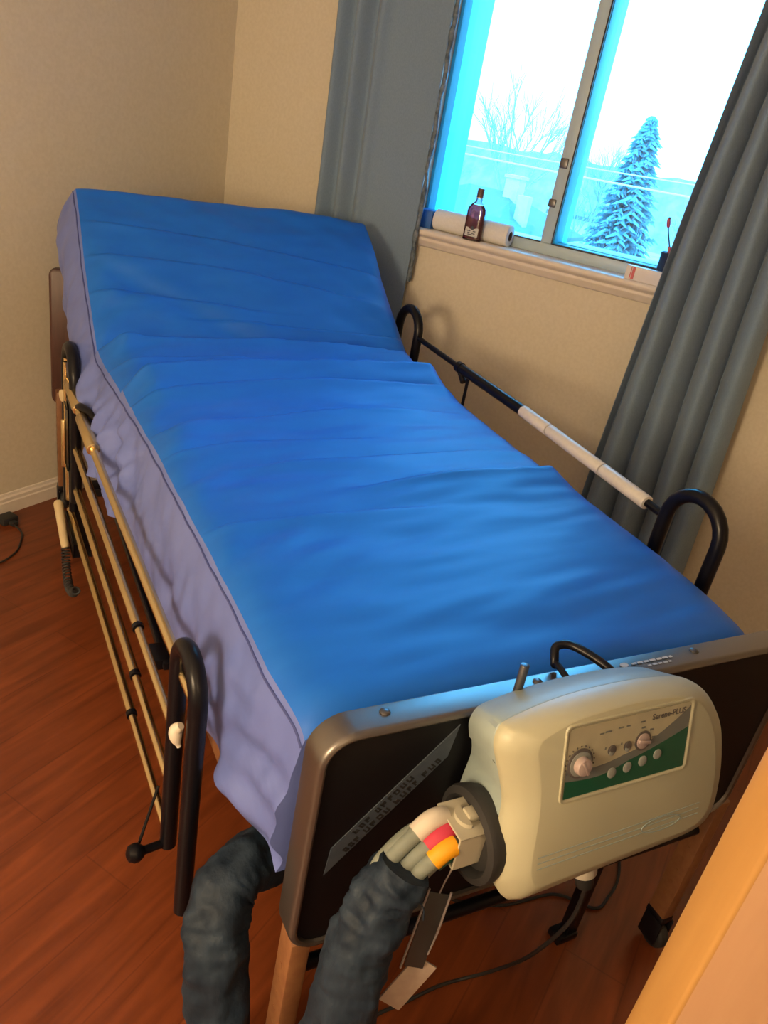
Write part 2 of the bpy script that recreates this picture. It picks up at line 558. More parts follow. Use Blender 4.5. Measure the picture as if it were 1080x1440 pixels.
# diagonal warning strip on the field
p0, p1 = V((.362, fy0 + .0065, .548)), V((.548, fy0 + .0065, .757))
d = (p1 - p0); Ls = d.length; d.normalize()
nrm = V((0, -1, 0)); side = V((-d.z, 0, d.x))
BS = Matrix(((d.x, side.x, nrm.x, p0.x), (d.y, side.y, nrm.y, p0.y), (d.z, side.z, nrm.z, p0.z), (0, 0, 0, 1)))
bm = bmesh.new()
w = .0155
lp = [(0, -w), (Ls - .045, -w), (Ls, w), (.04, w)]
loft(bm, [[BS @ V((x, y, 0)) for x, y in lp], [BS @ V((x, y, .0012)) for x, y in lp]])
strip = link('warning_strip', bm, M['strip'], foot, smooth=False, label='blue-grey diagonal strip with two rows of dark lettering')
bm = bmesh.new()
rs = random.Random(9)
def glyphs(bm, x, y, h, n, gaps):
    for i in range(n):
        if i in gaps:
            x += h * .7
        wd = h * rs.uniform(.62, .95)
        kind = rs.randrange(4)
        st = h * .26
        def q(a, b, c, dd):
            box(bm, (a, b, .0011), (c, dd, .0017), basis=BS)
        q(x, y, x + st, y + h)
        if kind in (0, 1): q(x, y + h - st, x + wd, y + h)
        if kind in (0, 2): q(x, y + h * .4, x + wd * .9, y + h * .4 + st)
        if kind in (1, 2, 3): q(x, y, x + wd, y + st)
        if kind in (1, 3): q(x + wd - st, y, x + wd, y + h)
        x += wd + h * .42
glyphs(bm, .075, .0015, .0095, 9, (3,))
glyphs(bm, .045, -.0125, .0095, 14, (3, 7, 11))
link('lettering', bm, M['ink'], strip, smooth=False)
# small maker's mark on the top lip
bm2 = bmesh.new()
rs = random.Random(5)
x = .85
for i in range(7):
    wd = rs.uniform(.006, .011)
    box(bm2, (x, .638, fz1), (x + wd, .642, fz1 + .0004)); x += wd + .003
x = .875
for i in range(5):
    wd = rs.uniform(.005, .009)
    box(bm2, (x, .629, fz1), (x + wd, .632, fz1 + .0004)); x += wd + .003
loft(bm2, [[V((.836 + .008 * math.cos(a), .641 + .005 * math.sin(a), fz1 + h)) for a in [2 * PI * i / 12 for i in range(12)]] for h in (0, .0004)])
link('emblem', bm2, M['inkwhite'], foot, smooth=False)

# ---- headboard
hx0, hx1, hz0, hz1, hy0, hy1 = .222, 1.165, .36, .842, 2.85, 2.875
bm = bmesh.new()
def hb_loop(ins, y): return [V((x, y, z)) for x, z in rrect(hx0 + ins, hx1 - ins, hz0 + ins, hz1 - ins, .03, 6)]
loft(bm, [hb_loop(.004, hy0), hb_loop(0, hy0 + .004), hb_loop(0, hy1 - .004), hb_loop(.004, hy1)])
link('headboard', bm, M['head'], bed)

# ---- legs with castors
def leg(x, y, ztop, tilt=0.0):
    bm = bmesh.new()
    box(bm, (x - .016, y - .022, FLOORB + .085), (x + .016, y + .022, ztop), .004)
    for k in range(7):
        zz = FLOORB + .16 + k * .035
        lathe(bm, [(.005, 0), (.005, .0008), (0, .0008)], (x - .016, y, zz), (-1, 0, 0), 10)
    for f in bm.faces:
        if f.calc_area() < 8e-5 and abs(f.normal.x) > .9: f.material_index = 1
    lg = link('leg', bm, [M['bedframe'], M['rubber']], bed)
    bm = bmesh.new()
    box(bm, (x - .018, y - .024, FLOORB + .075), (x + .018, y + .024, FLOORB + .10), .006)
    rod(bm, (x, y, FLOORB + .05), (x, y, FLOORB + .09), .011, 12)
    for s in (-1, 1): box(bm, (x + s * .017 - .003, y - .028, FLOORB + .02), (x + s * .017 + .003, y + .02, FLOORB + .085), .003)
    link('caster_fork', bm, M['black'], lg)
    bm = bmesh.new()
    lathe(bm, [(.012, -.013), (.026, -.013), (.032, -.009), (.034, 0), (.032, .009), (.026, .013), (.012, .013)], (x, y - .008, FLOORB + .035), (1, 0, 0), 24)
    link('caster_wheel', bm, M['rubber'], lg)
leg(.250, 2.885 - .052, .42)
leg(1.13, 2.885 - .052, .42)
leg(.362, .642, .392)
leg(1.245, .642, .392)
bm = bmesh.new(); box(bm, (1.055, .70, FLOORB), (1.085, .725, .42), .003); box(bm, (1.03, .695, FLOORB), (1.085, .73, FLOORB + .02), .003); link('support_leg', bm, M['black'], bed)

# ---- frame and articulated deck
bm = bmesh.new()
for x0_, x1_ in ((.332, .365), (1.215, 1.255)):
    box(bm, (x0_, .88, .40), (x1_, 2.80, .455), .004)
for yy in (.90, 1.1, 1.6, 2.1, 2.60, 2.78):
    box(bm, (.34, yy, .405), (1.23, yy + .03, .445), .003)
link('deck_frame', bm, M['bedframe'], bed)
bm = bmesh.new()
box(bm, (.37, .71, .445), (1.22, 2.16, .462), .003)
dd = V((0, .832, .555)); up = V((0, -.555, .832))
a = V((0, 2.22, .462))
bas = Matrix(((1, 0, 0, 0), (0, dd.y, up.y, a.y), (0, dd.z, up.z, a.z), (0, 0, 0, 1)))
box(bm, (.34, .02, -.017), (1.20, .60, 0), .003, basis=bas)
for xx in (.48, 1.06):
    rod(bm, (xx, 2.18, .43), (xx, 2.56, .66), .012, 10)
link('mattress_deck', bm, M['black'], bed)
bm = bmesh.new()      # motor and actuator below the foot end
box(bm, (.60, .74, .14), (.74, .98, .23), .012)
rod(bm, (.67, .98, .19), (.67, 1.7, .30), .022)
rod(bm, (.67, 1.7, .30), (.67, 1.75, .42), .014)
link('actuator', bm, M['black'], bed)
bm = bmesh.new()
rod(bm, (.365, .645, .30), (1.24, .645, .30), .012)
link('cross_bar', bm, M['black'], bed)

# ---- side rails
def rail_pt(y, z, off=0.0, right=False):
    if right: return V((1.30 + off, y, z))
    return V((.26 - .023 * (y - .94) + off, y, z))

def uloop(bm, y0, y1, ztop, z0, z1, r, off=0.0, right=False):
    """inverted U of bent tube"""
    rad = abs(y1 - y0) / 2
    cy = (y0 + y1) / 2
    pts = [rail_pt(y0, z0, off, right), rail_pt(y0, ztop - rad - .02, off, right)]
    for k in range(13):
        a = PI * k / 12
        pts.append(rail_pt(cy + (y0 - cy) * math.cos(a), ztop - rad + rad * math.sin(a), off, right))
    pts += [rail_pt(y1, ztop - rad - .02, off, right), rail_pt(y1, z1, off, right)]
    tube(bm, pts, r, 14)

# left rail, lowered
bm = bmesh.new(); box(bm, (.262, 1.25, .405), (.318, 1.31, .43), .003); box(bm, (.25, 2.02, .405), (.318, 2.08, .43), .003); box(bm, (.29, 1.24, .41), (.305, 2.09, .428), .003)
lr = link('side_rail', bm, M['black'], bed, label='lowered side rail on the left with three satin tubes')
bm = bmesh.new(); uloop(bm, .885, 1.0, .685, .165, .20, .0155); link('end_loop', bm, M['black'], lr)
bm = bmesh.new(); uloop(bm, 2.20, 2.37, .745, .30, .22, .0165); link('end_loop', bm, M['black'], lr)
for (y0, y1, z0, z1, yj) in ((2.30, 1.005, .474, .472, 1.311), (2.34, 1.02, .344, .340, 1.324), (2.34, 1.03, .200, .217, 1.347)):
    bm = bmesh.new()
    zj = z0 + (z1 - z0) * (y0 - yj) / (y0 - y1)
    rod(bm, rail_pt(y0, z0), rail_pt(yj, zj), .0105)
    rod(bm, rail_pt(yj - .01, zj), rail_pt(y1, z1), .0085)
    bar = link('rail_tube', bm, M['chrome'], lr)
    bm = bmesh.new()
    rod(bm, rail_pt(yj + .006, zj), rail_pt(yj - .006, zj), .0118)
    link('tube_collar', bm, M['black'], bar) if False else link('tube_collar', bm, M['black'], lr)
# top tube, in two pieces beside the mattress
bm = bmesh.new()
rod(bm, rail_pt(2.28, .645, -.006), rail_pt(2.08, .638, -.006), .0165, bev=.004)
rod(bm, rail_pt(2.09, .638, -.006), rail_pt(2.02, .636, -.006), .011)
rod(bm, rail_pt(2.03, .636, -.006), rail_pt(1.84, .628, -.005), .0165, bev=.003)
rod(bm, rail_pt(1.85, .627, -.005), rail_pt(.885, .606, .006), .0095)
link('rail_tube', bm, M['chrome'], lr)
bm = bmesh.new()
for q in range(5): pass
tube(bm, bez([rail_pt(2.30, .56), rail_pt(2.24, .61, -.008), rail_pt(2.12, .628, -.010), rail_pt(2.06, .655, -.002), rail_pt(2.0, .645, .022), rail_pt(1.93, .60, .034)], 8), .010, 10)
rod(bm, rail_pt(2.26, .60), rail_pt(2.26, .24), .013)
box(bm, rail_pt(2.27, .40, -.018), rail_pt(2.21, .59, .012), .004)
link('pivot_bracket', bm, M['black'], lr)
bm = bmesh.new()
rod(bm, rail_pt(2.335, .70, -.004), rail_pt(2.335, .24, -.004), .009)
rod(bm, rail_pt(2.30, .70, -.012), rail_pt(2.30, .52, -.012), .007)
rod(bm, rail_pt(2.27, .535, -.022), rail_pt(2.27, .385, -.022), .009, bev=.002)
link('latch_rod', bm, M['chrome'], lr)
bm = bmesh.new()
lathe(bm, [(.010, 0), (.017, .002), (.019, .006), (.017, .010), (.006, .012), (0, .012)], rail_pt(2.335, .585, -.012), (-1, -.3, 0), 20)
link('release_knob', bm, M['pendant'], lr, label='round cream release knob')
bm = bmesh.new()
box(bm, rail_pt(2.33, .155, -.015), rail_pt(2.12, .20, .03), .003)
link('lower_bracket', bm, M['black'], lr)
bm = bmesh.new()      # plunger at the lower foot corner
rod(bm, rail_pt(1.0, .205, -.004), rail_pt(.985, .215, -.052), .008)
lathe(bm, [(0, -.017), (.011, -.014), (.017, -.006), (.018, .002), (.014, .012), (.006, .016), (0, .017)], rail_pt(.985, .215, -.062), (-1, 0, .1), 18)
rod(bm, rail_pt(1.0, .21, -.055), rail_pt(1.05, .30, -.01), .003, 8)
link('plunger_knob', bm, M['black'], lr)
bm = bmesh.new()
tube(bm, bez([rail_pt(.905, .578, -.018), rail_pt(.91, .566, -.024), rail_pt(.905, .552, -.024), rail_pt(.90, .54, -.02)], 5), .008, 10, rfun=lambda t, a: .004 + .007 * math.sin(PI * min(1, t + .1)))
link('white_clip', bm, M['capwhite'], lr, label='small white clip on the black end loop')

# right rail, raised
bm = bmesh.new(); box(bm, (1.255, 1.25, .405), (1.31, 1.31, .43), .003); box(bm, (1.255, 2.02, .405), (1.31, 2.08, .43), .003); box(bm, (1.262, 1.24, .41), (1.277, 2.09, .428), .003)
rr_ = link('side_rail', bm, M['black'], bed, label='raised side rail on the window side with a white sleeve on its tube')
bm = bmesh.new(); uloop(bm, .888, 1.035, .882, .40, .40, .0155, 0, True); link('end_loop', bm, M['black'], rr_)
bm = bmesh.new(); uloop(bm, 2.22, 2.36, .918, .42, .42, .0155, 0, True); link('end_loop', bm, M['black'], rr_)
bm = bmesh.new()
rod(bm, (1.30, 1.06, .804), (1.30, 1.10, .806), .009)
rod(bm, (1.30, 1.03, .802), (1.30, 1.60, .8275), .009)
rod(bm, (1.30, 1.58, .8275), (1.30, 1.945, .834), .0150)
rod(bm, (1.30, 1.94, .834), (1.30, 2.235, .842), .0085)
rod(bm, (1.30, 1.945, .834), (1.30, 1.925, .834), .0170)
rod(bm, (1.30, 1.93, .826), (1.30, 1.90, .80), .010)
rod(bm, (1.30, 1.88, .83), (1.30, 1.88, .40), .005)
link('rail_tube', bm, M['black'], rr_)
bm = bmesh.new()
for (ya, yb) in ((1.093, 1.248), (1.252, 1.468), (1.472, 1.592)):
    za = .805 + (ya - 1.09) * .044; zb_ = .805 + (yb - 1.09) * .044
    rod(bm, (1.30, ya, za), (1.30, yb, zb_), .0165, bev=.001)
link('label_sleeve', bm, M['white_sleeve'], rr_, label='white sleeve in three lengths')
for zz in (.68, .55):
    bm = bmesh.new()
    rod(bm, (1.30, 1.0, zz), (1.30, 2.26, zz + .02), .0095)
    link('rail_tube', bm, M['chrome'], rr_)

# ================================================================== MATTRESS
TH_F, TH_H = .285, .225
def smooth01(t):
    t = min(1, max(0, t)); return t * t * (3 - 2 * t)
def centre(s):
    """arc position -> (y, z, angle of slope)"""
    s0, wdt = 1.435, .16
    ang_max = math.radians(33.7)
    # integrate
    return None
NS = 330
LT = 2.06
ang_max = math.radians(33.9)
ss = np.linspace(0, LT, NS)
ang = np.array([ang_max * smooth01((s - (1.44 - .07)) / .14) for s in ss])
yy = np.zeros(NS); zz = np.zeros(NS)
yy[0], zz[0] = .695, .752
for i in range(1, NS):
    h = ss[i] - ss[i - 1]
    am = (ang[i] + ang[i - 1]) / 2
    yy[i] = yy[i - 1] + h * math.cos(am)
    zz[i] = zz[i - 1] + h * (math.sin(am) + (.010 if ss[i] < 1.3 else 0) + 0.115 * (1 - smooth01(ss[i] / .38)))
def lerp_tab(x, tab):
    for (a, va), (b, vb) in zip(tab, tab[1:]):
        if x <= b: return va + (vb - va) * max(0, min(1, (x - a) / (b - a)))
    return tab[-1][1]
def xl(s): return lerp_tab(s, [(0, .352), (.12, .336), (.5, .328), (.9, .318), (1.2, .302), (1.44, .285), (1.7, .283), (2.06, .286)])
def xr(s): return lerp_tab(s, [(0, 1.226), (.10, 1.232), (.8, 1.232), (1.2, 1.245), (1.44, 1.252), (2.06, 1.25)])
def bottom_out(s): return lerp_tab(s, [(0, .02), (.3, .030), (1.0, .036), (1.44, .05), (1.8, .045), (2.06, .045)])
def n3(x, y, z): return noise.noise(V((x, y, z)))
# folds: (position s at left, at right, bow, height, front width, back width, x0, x1)
FOLDS = [
    (1.455, 1.410, .006, .058, .150, .022, -.25, 1.25),
    (1.185, 1.225, .012, .060, .085, .016, -.25, 1.25),
    (1.325, 1.300, .020, .014, .040, .012, -.1, .45),
    (1.080, 1.135, .010, .020, .060, .014, -.1, .9),
    (.905, .985, .012, .016, .060, .016, .0, .8),
    (.790, .850, .000, .010, .050, .018, -.1, .45),
    (.555, .600, .000, .036, .085, .018, .50, 1.2),
    (.690, .730, .010, .010, .060, .018, .25, 1.1),
    (.480, .430, .010, .008, .050, .02, -.1, .45),
    (1.660, 1.560, .00, .014, .06, .024, -.1, .5),
    (1.790, 1.660, .02, .012, .06, .024, -.1, .8),
    (1.920, 1.790, .02, .012, .06, .024, .0, 1.1),
    (1.560, 1.530, .01, .012, .05, .022, .35, 1.1),
]
def top_disp(s, u):
    h = 0
    for (sl, sr, bow, hh, fw, bk, u0, u1) in FOLDS:
        wob = .012 * n3(u * 3.1, sl * 9, 1.7)
        c = sl + (sr - sl) * u + bow * math.sin(PI * u) + wob
        dd = c - s                     # >0 towards the foot
        fade = smooth01((u - u0) / .36 + .5) * smooth01((u1 - u) / .36 + .5)
        if dd >= 0:
            k = math.exp(-(dd / fw) ** 1.3) * smooth01(dd / .012 + .35)
        else:
            k = -.55 * math.exp(dd / bk) + .9 * math.exp(-(dd / .006) ** 2) * .0
        h += hh * fade * k
    # fine cross wrinkles
    h += .0050 * n3(u * 2.2 + 4 * s * .15, s * 13 + u * 1.2, 3.3)
    h += .0034 * n3(u * 5 + 2, s * 26 - u * 3, 7.9)
    h += .004 * n3(u * 2.5, s * 2.4, 11)
    # puckers spreading from the left seam
    pk = math.exp(-(u / .13)) * smooth01((s - .1) / .3) * smooth01((1.9 - s) / .4)
    h += .020 * pk * n3(u * 6 - s * 4, s * 17 - u * 10, 5.5)
    if s > 1.5:
        h += .009 * n3(u * 3 + s * 5, s * 11 + u * 7, 20.2)
    # sag near the hinge
    h -= .012 * math.exp(-((s - 1.40) / .16) ** 2)
    return h
NU, NV = 120, 22
bm = bmesh.new()
loops = []
for i in range(NS):
    s = ss[i]
    a = ang[i]
    n_ = V((0, -math.sin(a), math.cos(a)))
    c = V((0, yy[i], zz[i]))
    th = TH_F + (TH_H - TH_F) * smooth01((s - 1.30) / .25)
    L_, R_ = xl(s), xr(s)
    bo = bottom_out(s)
    # rounding at the two ends
    edge = .014 * math.exp(-s / .014) + .007 * math.exp(-(LT - s) / .010)
    lp = []
    for j in range(NU + 1):
        u = j / NU
        u = .5 - .5 * math.cos(PI * u) * (1 - .0) if False else u
        x = L_ + (R_ - L_) * u
        de = min(x - L_, R_ - x)
        hgt = top_disp(s, u) * (.18 + .82 * smooth01(de / .07)) - .024 * (1 - .75 * smooth01((s - 1.75) / .2)) * math.exp(-de / .024) + .008 * math.sin(PI * u) - edge
        lp.append(V((x, 0, 0)) + c + n_ * hgt)
    # right side down
    def sidept(v, right):
        bul = bo * math.sin(PI * min(1, v * .62 + .02))
        wr = .010 * v * n3(s * 9 + (5 if right else 0), v * 2.2, 2.1) + .010 * math.sqrt(v) * n3(s * 22, v * 3.0 + s * 4, 8.4)
        if not right:
            hz = smooth01((s - .75) / .35) * smooth01((1.62 - s) / .25)
            wr += hz * .040 * smooth01(v * 3) * n3(s * 13 + v * 1.5, v * 1.6, 31.0) + hz * .022 * smooth01(v * 4) * n3(s * 30 - v * 3.5, v * 2.2, 52.0)
            fz = smooth01((.45 - s) / .3)
            wr += fz * .028 * smooth01(v * 2) * n3(s * 9 - v * 4, v * 3, 44.0)
        if right: bul *= 1 - .85 * smooth01((s - 1.4) / .3)
        x = (R_ + bul + wr) if right else (L_ - bul - wr)
        hem = .012 * n3(s * 6, 3 if right else 9, 4) * v
        return V((x, 0, 0)) + c + n_ * (-.024 * (1 - .75 * smooth01((s - 1.75) / .2)) - edge - v * (th - .026 - edge * .5) + hem)
    for k in range(1, NV + 1): lp.append(sidept(k / NV, True))
    base_l = sidept(1, False); base_r = lp[-1]
    for k in range(1, 12): lp.append(base_r.lerp(base_l, k / 12))
    for k in range(NV, 0, -1): lp.append(sidept(k / NV, False))
    loops.append(lp)
NL = len(loops[0])
mat_root = thing('mattress', (.78, 1.75, .462), 'bright blue wipe-clean air mattress with raised head section, lying on the hospital bed', 'mattress', BED)
top = bmesh.new(); brd = bmesh.new()
tv = [[top.verts.new(lp[j]) for j in range(NU + 1)] for lp in loops]
for i in range(NS - 1):
    for j in range(NU):
        top.faces.new((tv[i][j], tv[i][j + 1], tv[i + 1][j + 1], tv[i + 1][j]))
idx = list(range(NU, NL)) + [0]
bv = [[brd.verts.new(lp[j]) for j in idx] for lp in loops]
for i in range(NS - 1):
    for j in range(len(idx) - 1):
        brd.faces.new((bv[i][j], bv[i][j + 1], bv[i + 1][j + 1], bv[i + 1][j]))
for e in (0, NS - 1):
    lp = loops[e]
    tops = [brd.verts.new(lp[j]) for j in range(NU + 1)]
    side_r = [lp[NU + k] for k in range(0, NV + 1)]
    side_l = [lp[0]] + [lp[NL - k] for k in range(1, NV + 1)]
    rows = [tops]
    for k in range(1, NV + 1):
        out = V((0, -1 if e == 0 else .6, 0)) * (.012 * math.sin(PI * k / NV))
        rows.append([brd.verts.new(side_l[k].lerp(side_r[k], j / NU) + out * math.sin(PI * min(1, max(0, j / NU)))) for j in range(NU + 1)])
    for k in range(NV):
        for j in range(NU):
            brd.faces.new((rows[k][j], rows[k][j + 1], rows[k + 1][j + 1], rows[k + 1][j]))
bmesh.ops.remove_doubles(brd, verts=brd.verts, dist=1e-5)
link('top_cover', top, M['cover'], mat_root, angle=180)
link('side_border', brd, M['border'], mat_root, angle=70, label='blue side border tinted lavender to stand for warm light')
pp = bmesh.new()
tube(pp, [loops[i][NL - 1] + V((-.0005, 0, .0)) for i in range(0, NS, 2)], .0022, 8)
link('piping', pp, M['piping'], mat_root)
pp = bmesh.new()
tube(pp, [loops[i][NU + 1] for i in range(0, NS, 2)], .0022, 8)
link('piping', pp, M['piping'], mat_root)

# ================================================================== AIR PUMP ON THE FOOTBOARD
TP = math.radians(15)
PO = V((.72, .535, .86))
PZ = V((0, math.sin(TP), math.cos(TP))); PN = V((0, -math.cos(TP), math.sin(TP))); PX = V((1, 0, 0))
PM = Matrix(((PX.x, PZ.x, PN.x, PO.x), (PX.y, PZ.y, PN.y, PO.y), (PX.z, PZ.z, PN.z, PO.z), (0, 0, 0, 1)))
def P(x, h, n=0.0): return PM @ V((x, h, n))
pump = thing('mattress_air_pump', (.72, .56, .52), 'beige mattress air pump with green control panel hooked over the footboard', 'air pump', BED)
NPT = 96
def outline(pts, n=NPT):
    c = bez([(x, y, 0) for x, y in pts], 10, True)
    return resample(c, n)
seam_pts = [(-.189, -.006), (-.137, .005), (-.086, .0105), (-.03, .012), (.02, .0105), (.075, .004), (.112, -.008), (.145, -.035), (.170, -.072), (.182, -.115), (.187, -.155), (.185, -.2), (.172, -.228),
            (.140, -.240), (.069, -.245), (0, -.248), (-.078, -.251), (-.14, -.254), (-.172, -.252), (-.190, -.225), (-.194, -.205), (-.192, -.16), (-.188, -.115), (-.194, -.085), (-.203, -.055), (-.208, -.033), (-.203, -.015)]
front_pts = [(-.160, -.016), (-.12, -.004), (-.08, .000), (-.03, .002), (.02, .000), (.06, -.006), (.09, -.018), (.113, -.042), (.132, -.078), (.141, -.115), (.145, -.15), (.142, -.185), (.128, -.204),
             (.10, -.212), (.05, -.214), (0, -.216), (-.06, -.219), (-.12, -.222), (-.150, -.221), (-.162, -.205), (-.164, -.18), (-.162, -.15), (-.160, -.115), (-.162, -.085), (-.168, -.055), (-.172, -.036), (-.170, -.024)]
S0 = outline(seam_pts); F0 = outline(front_pts)
# align the two samplings by angle from their centres
def by_angle(pts, n=NPT):
    c = bez([(x, y, 0) for x, y in pts], 12, True)
    return c[:len(pts) * 12]
S0 = by_angle(seam_pts); F0 = by_angle(front_pts)
def mixl(t, n): return [P(a.x + (b.x - a.x) * t, a.y + (b.y - a.y) * t, n) for a, b in zip(S0, F0)]
bm = bmesh.new()
loft(bm, [mixl(0, .0015), mixl(-.02, .006), mixl(.0, .012), mixl(.25, .024), mixl(.55, .032), mixl(.85, .0375), mixl(1.0, .040), mixl(1.06, .0405)], True, True)
shell = link('front_shell', bm, M['shell'], pump, angle=50)
# engraved lines low on the front
bm = bmesh.new()
for hh in (-.176, -.184, -.192):
    tube(bm, [P(-.155, hh - .003, .0404), P(0, hh, .0408), P(.12, hh + .003, .0404)], .0007, 6)
tube(bm, bez([P(.05 + .035 * math.cos(a), -.186 + .010 * math.sin(a), .0412) for a in [2 * PI * i / 16 for i in range(16)]], 3, True), .0007, 6)
link('moulded_line', bm, M['rear'], shell)
# panel recess rim, panel plate
px0, px1, ph0, ph1, pn = -.128, .074, -.106, -.013, .0412
bm = bmesh.new()
def pl(ins, n): return [P(x, h, n) for x, h in rrect(px0 - .006 + ins, px1 + .006 - ins, ph0 - .006 + ins, ph1 + .006 - ins, .008, 5)]
loft(bm, [pl(0, .0402), pl(.001, .0425), pl(.0025, .0428), pl(.005, .0412), pl(.0055, .0404)], False, True)
link('panel_rim', bm, M['shell'], shell)
cp = bmesh.new()
loft(cp, [[P(x, h, .0403) for x, h in rrect(px0, px1, ph0, ph1, .004)], [P(x, h, pn) for x, h in rrect(px0, px1, ph0, ph1, .004)]])
panel = link('control_panel', cp, M['cream'], pump, smooth=False, label='cream, grey and green control panel')
# grey swoosh and green field
def curve_grey(x):   # upper limit of grey band
    t = (x - px0) / (px1 - px0)
    return -.066 - .006 * math.sin(min(1, t * 2.2) * PI) + .048 * max(0, (t - .42) / .58) ** 1.7
def curve_green(x):
    t = (x - px0) / (px1 - px0)
    return -.082 - .004 * math.sin(min(1, t * 2) * PI) + .034 * max(0, (t - .25) / .75) ** 1.5
for nm, f_, m_, n_ in (('grey_band', curve_grey, 'grey', .0415), ('green_field', curve_green, 'green', .0418)):
    bm = bmesh.new()
    xs = [px0 + .0005 + (px1 - px0 - .001) * i / 40 for i in range(41)]
    lo = [(x, ph0 + .0005) for x in xs]; hi = [(x, min(f_(x), ph1 - .001)) for x in reversed(xs)]
    lp = lo + hi
    loft(bm, [[P(x, h, .0405) for x, h in lp], [P(x, h, n_) for x, h in lp]])
    link(nm, bm, M[m_], panel, smooth=False)
def disc(bm, x, h, r, n0, n1, seg=24, dome=0):
    prof = [(r, 0), (r, (n1 - n0) * .7), (r * .9, n1 - n0)]
    if dome: prof += [(r * .5, n1 - n0 + dome), (0, n1 - n0 + dome)]
    lathe(bm, prof, P(x, h, n0), PN, seg)
bm = bmesh.new(); disc(bm, -.107, -.061, .0195, .0412, .0432)
for i in range(15):
    a = math.radians(210 - i * 17)
    lathe(bm, [(.0011, 0), (.0011, .0007), (0, .0007)], P(-.107 + .0222 * math.cos(a), -.061 + .0222 * math.sin(a), .0414), PN, 8)
dl = link('pressure_dial', bm, M['dial'], panel)
bm = bmesh.new(); disc(bm, -.107, -.0615, .0165, .0432, .0440); link('dial_ring', bm, M['btn'], panel)
bm = bmesh.new(); disc(bm, -.107, -.062, .0115, .0440, .052, 24, .001)
box(bm, (-.0018, -.011, 0), (.0018, .011, .0015), .0005, basis=PM @ Matrix.Translation((-.107, -.062, .052)) @ Matrix.Rotation(.5, 4, 'Z'))
link('dial_knob', bm, M['dialcap'], panel, label='pinkish dial knob')
for x, h in ((-.057, -.0545), (-.031, -.0545)):
    bm = bmesh.new(); disc(bm, x, h, .0068, .0412, .0418); lathe(bm, [(.0045, 0), (.0045, .0012), (0, .0016)], P(x, h + .002, .0418), PN, 14)
    link('indicator_light', bm, M['dial'], panel)
    bm = bmesh.new(); disc(bm, x, h - .0035, .0042, .0418, .0424); link('indicator_lens', bm, M['btn'], panel)
bm = bmesh.new(); lathe(bm, [(.0135, 0), (.0135, .001), (.0105, .001)], P(-.006, -.0525, .0412), PN, 28); link('selector_ring', bm, M['dial'], panel)
bm = bmesh.new(); disc(bm, -.006, -.0525, .0105, .0415, .0435); box(bm, (-.0022, -.010, 0), (.0022, .010, .003), .0008, basis=PM @ Matrix.Translation((-.006, -.0525, .0435)) @ Matrix.Rotation(1.35, 4, 'Z'))
link('selector_knob', bm, M['dialcap'], panel)
bm = bmesh.new()
for a in (95, 45, 5, -25):
    ca, sa = math.cos(math.radians(a)), math.sin(math.radians(a))
    box(bm, (-.003, -.0011, 0), (.003, .0011, .0004), basis=PM @ Matrix.Translation((-.006 + .0185 * ca, -.0525 + .0185 * sa, .0413)))
for x, h, wd in ((-.077, -.0285, .006), (-.066, -.0275, .010), (-.046, -.0265, .009), (-.034, -.0265, .006), (-.010, -.0255, .008)):
    box(bm, (-wd / 2, -.0010, 0), (wd / 2, .0010, .0004), basis=PM @ Matrix.Translation((x, h, .0413)))
for x, h in ((-.068, -.050), (-.042, -.049)):
    box(bm, (-.0012, -.0012, 0), (.0012, .0012, .0004), basis=PM @ Matrix.Translation((x, h, .0413)))
link('small_print', bm, M['grey'], panel, smooth=False)
for x, h in ((-.053, -.0865), (-.0275, -.0845), (-.002, -.0815), (.023, -.0775)):
    bm = bmesh.new(); disc(bm, x, h, .0072, .0412, .0428, 20, .0004)
    b_ = link('button', bm, M['btn'], panel)
bm = text_bm('Serene-PLUS', .0112, PM @ Matrix.Translation((.006, -.0265, .0412)), depth=.0003)
link('lettering', bm, M['dial'], panel, smooth=False)
# rear shell
RY = .606
rear_pts = [(a.x, a.y) for a in S0]
def rear_loop(t, n):
    """from the tilted seam to the upright back plane"""
    out = []
    for a in S0:
        p = P(a.x, a.y, 0)
        q = V((p.x, RY, .0))
        # back outline: inset, and upright
        cx, cz = .745, .70
        zq = p.z - .028 + (-.012 if p.z > .8 else 0)
        xq = cx + (p.x + .012 - cx) * .955
        q = V((xq, RY, max(.545, zq)))
        out.append(p.lerp(q, t))
    return out
bm = bmesh.new()
def scale_loop(lp, f_):
    c = sum(lp, V()) / len(lp)
    return [c + (p - c) * f_ for p in lp]
loft(bm, [scale_loop(rear_loop(0, 0), .992), rear_loop(.02, 0), rear_loop(.5, 0), rear_loop(.9, 0), scale_loop(rear_loop(1, 0), .97)], True, True)
link('rear_shell', bm, M['rear'], pump, label='grey rear shell', angle=50)
# hooks over the footboard
bm = bmesh.new()
rod(bm, (.600, .600, .79), (.602, .603, .866), .0062, 12, .001)
link('hook', bm, M['steel'], pump)
bm = bmesh.new()
tube(bm, bez([(.78, .603, .80), (.775, .612, .816), (.760, .645, .822), (.745, .672, .822), (.728, .680, .816), (.720, .670, .806), (.719, .6645, .798), (.719, .662, .798)], 6), .0065, 12)
tube(bm, bez([(.719, .664, .80), (.716, .648, .802), (.714, .625, .799), (.716, .606, .79)], 5), .005, 10)
link('hook', bm, M['black'], pump)
# hose socket on the left flank
SC = V((.523, .525, .672))
SA = V((-1, 0, 0))
bm = bmesh.new()
lathe(bm, [(.052, -.03), (.060, -.012), (.063, .004), (.061, .010), (.052, .013), (.048, .008), (.046, .0), (.0, .0)], SC, SA, 32)
link('hose_socket', bm, M['rubber'], pump, label='black ring socket')
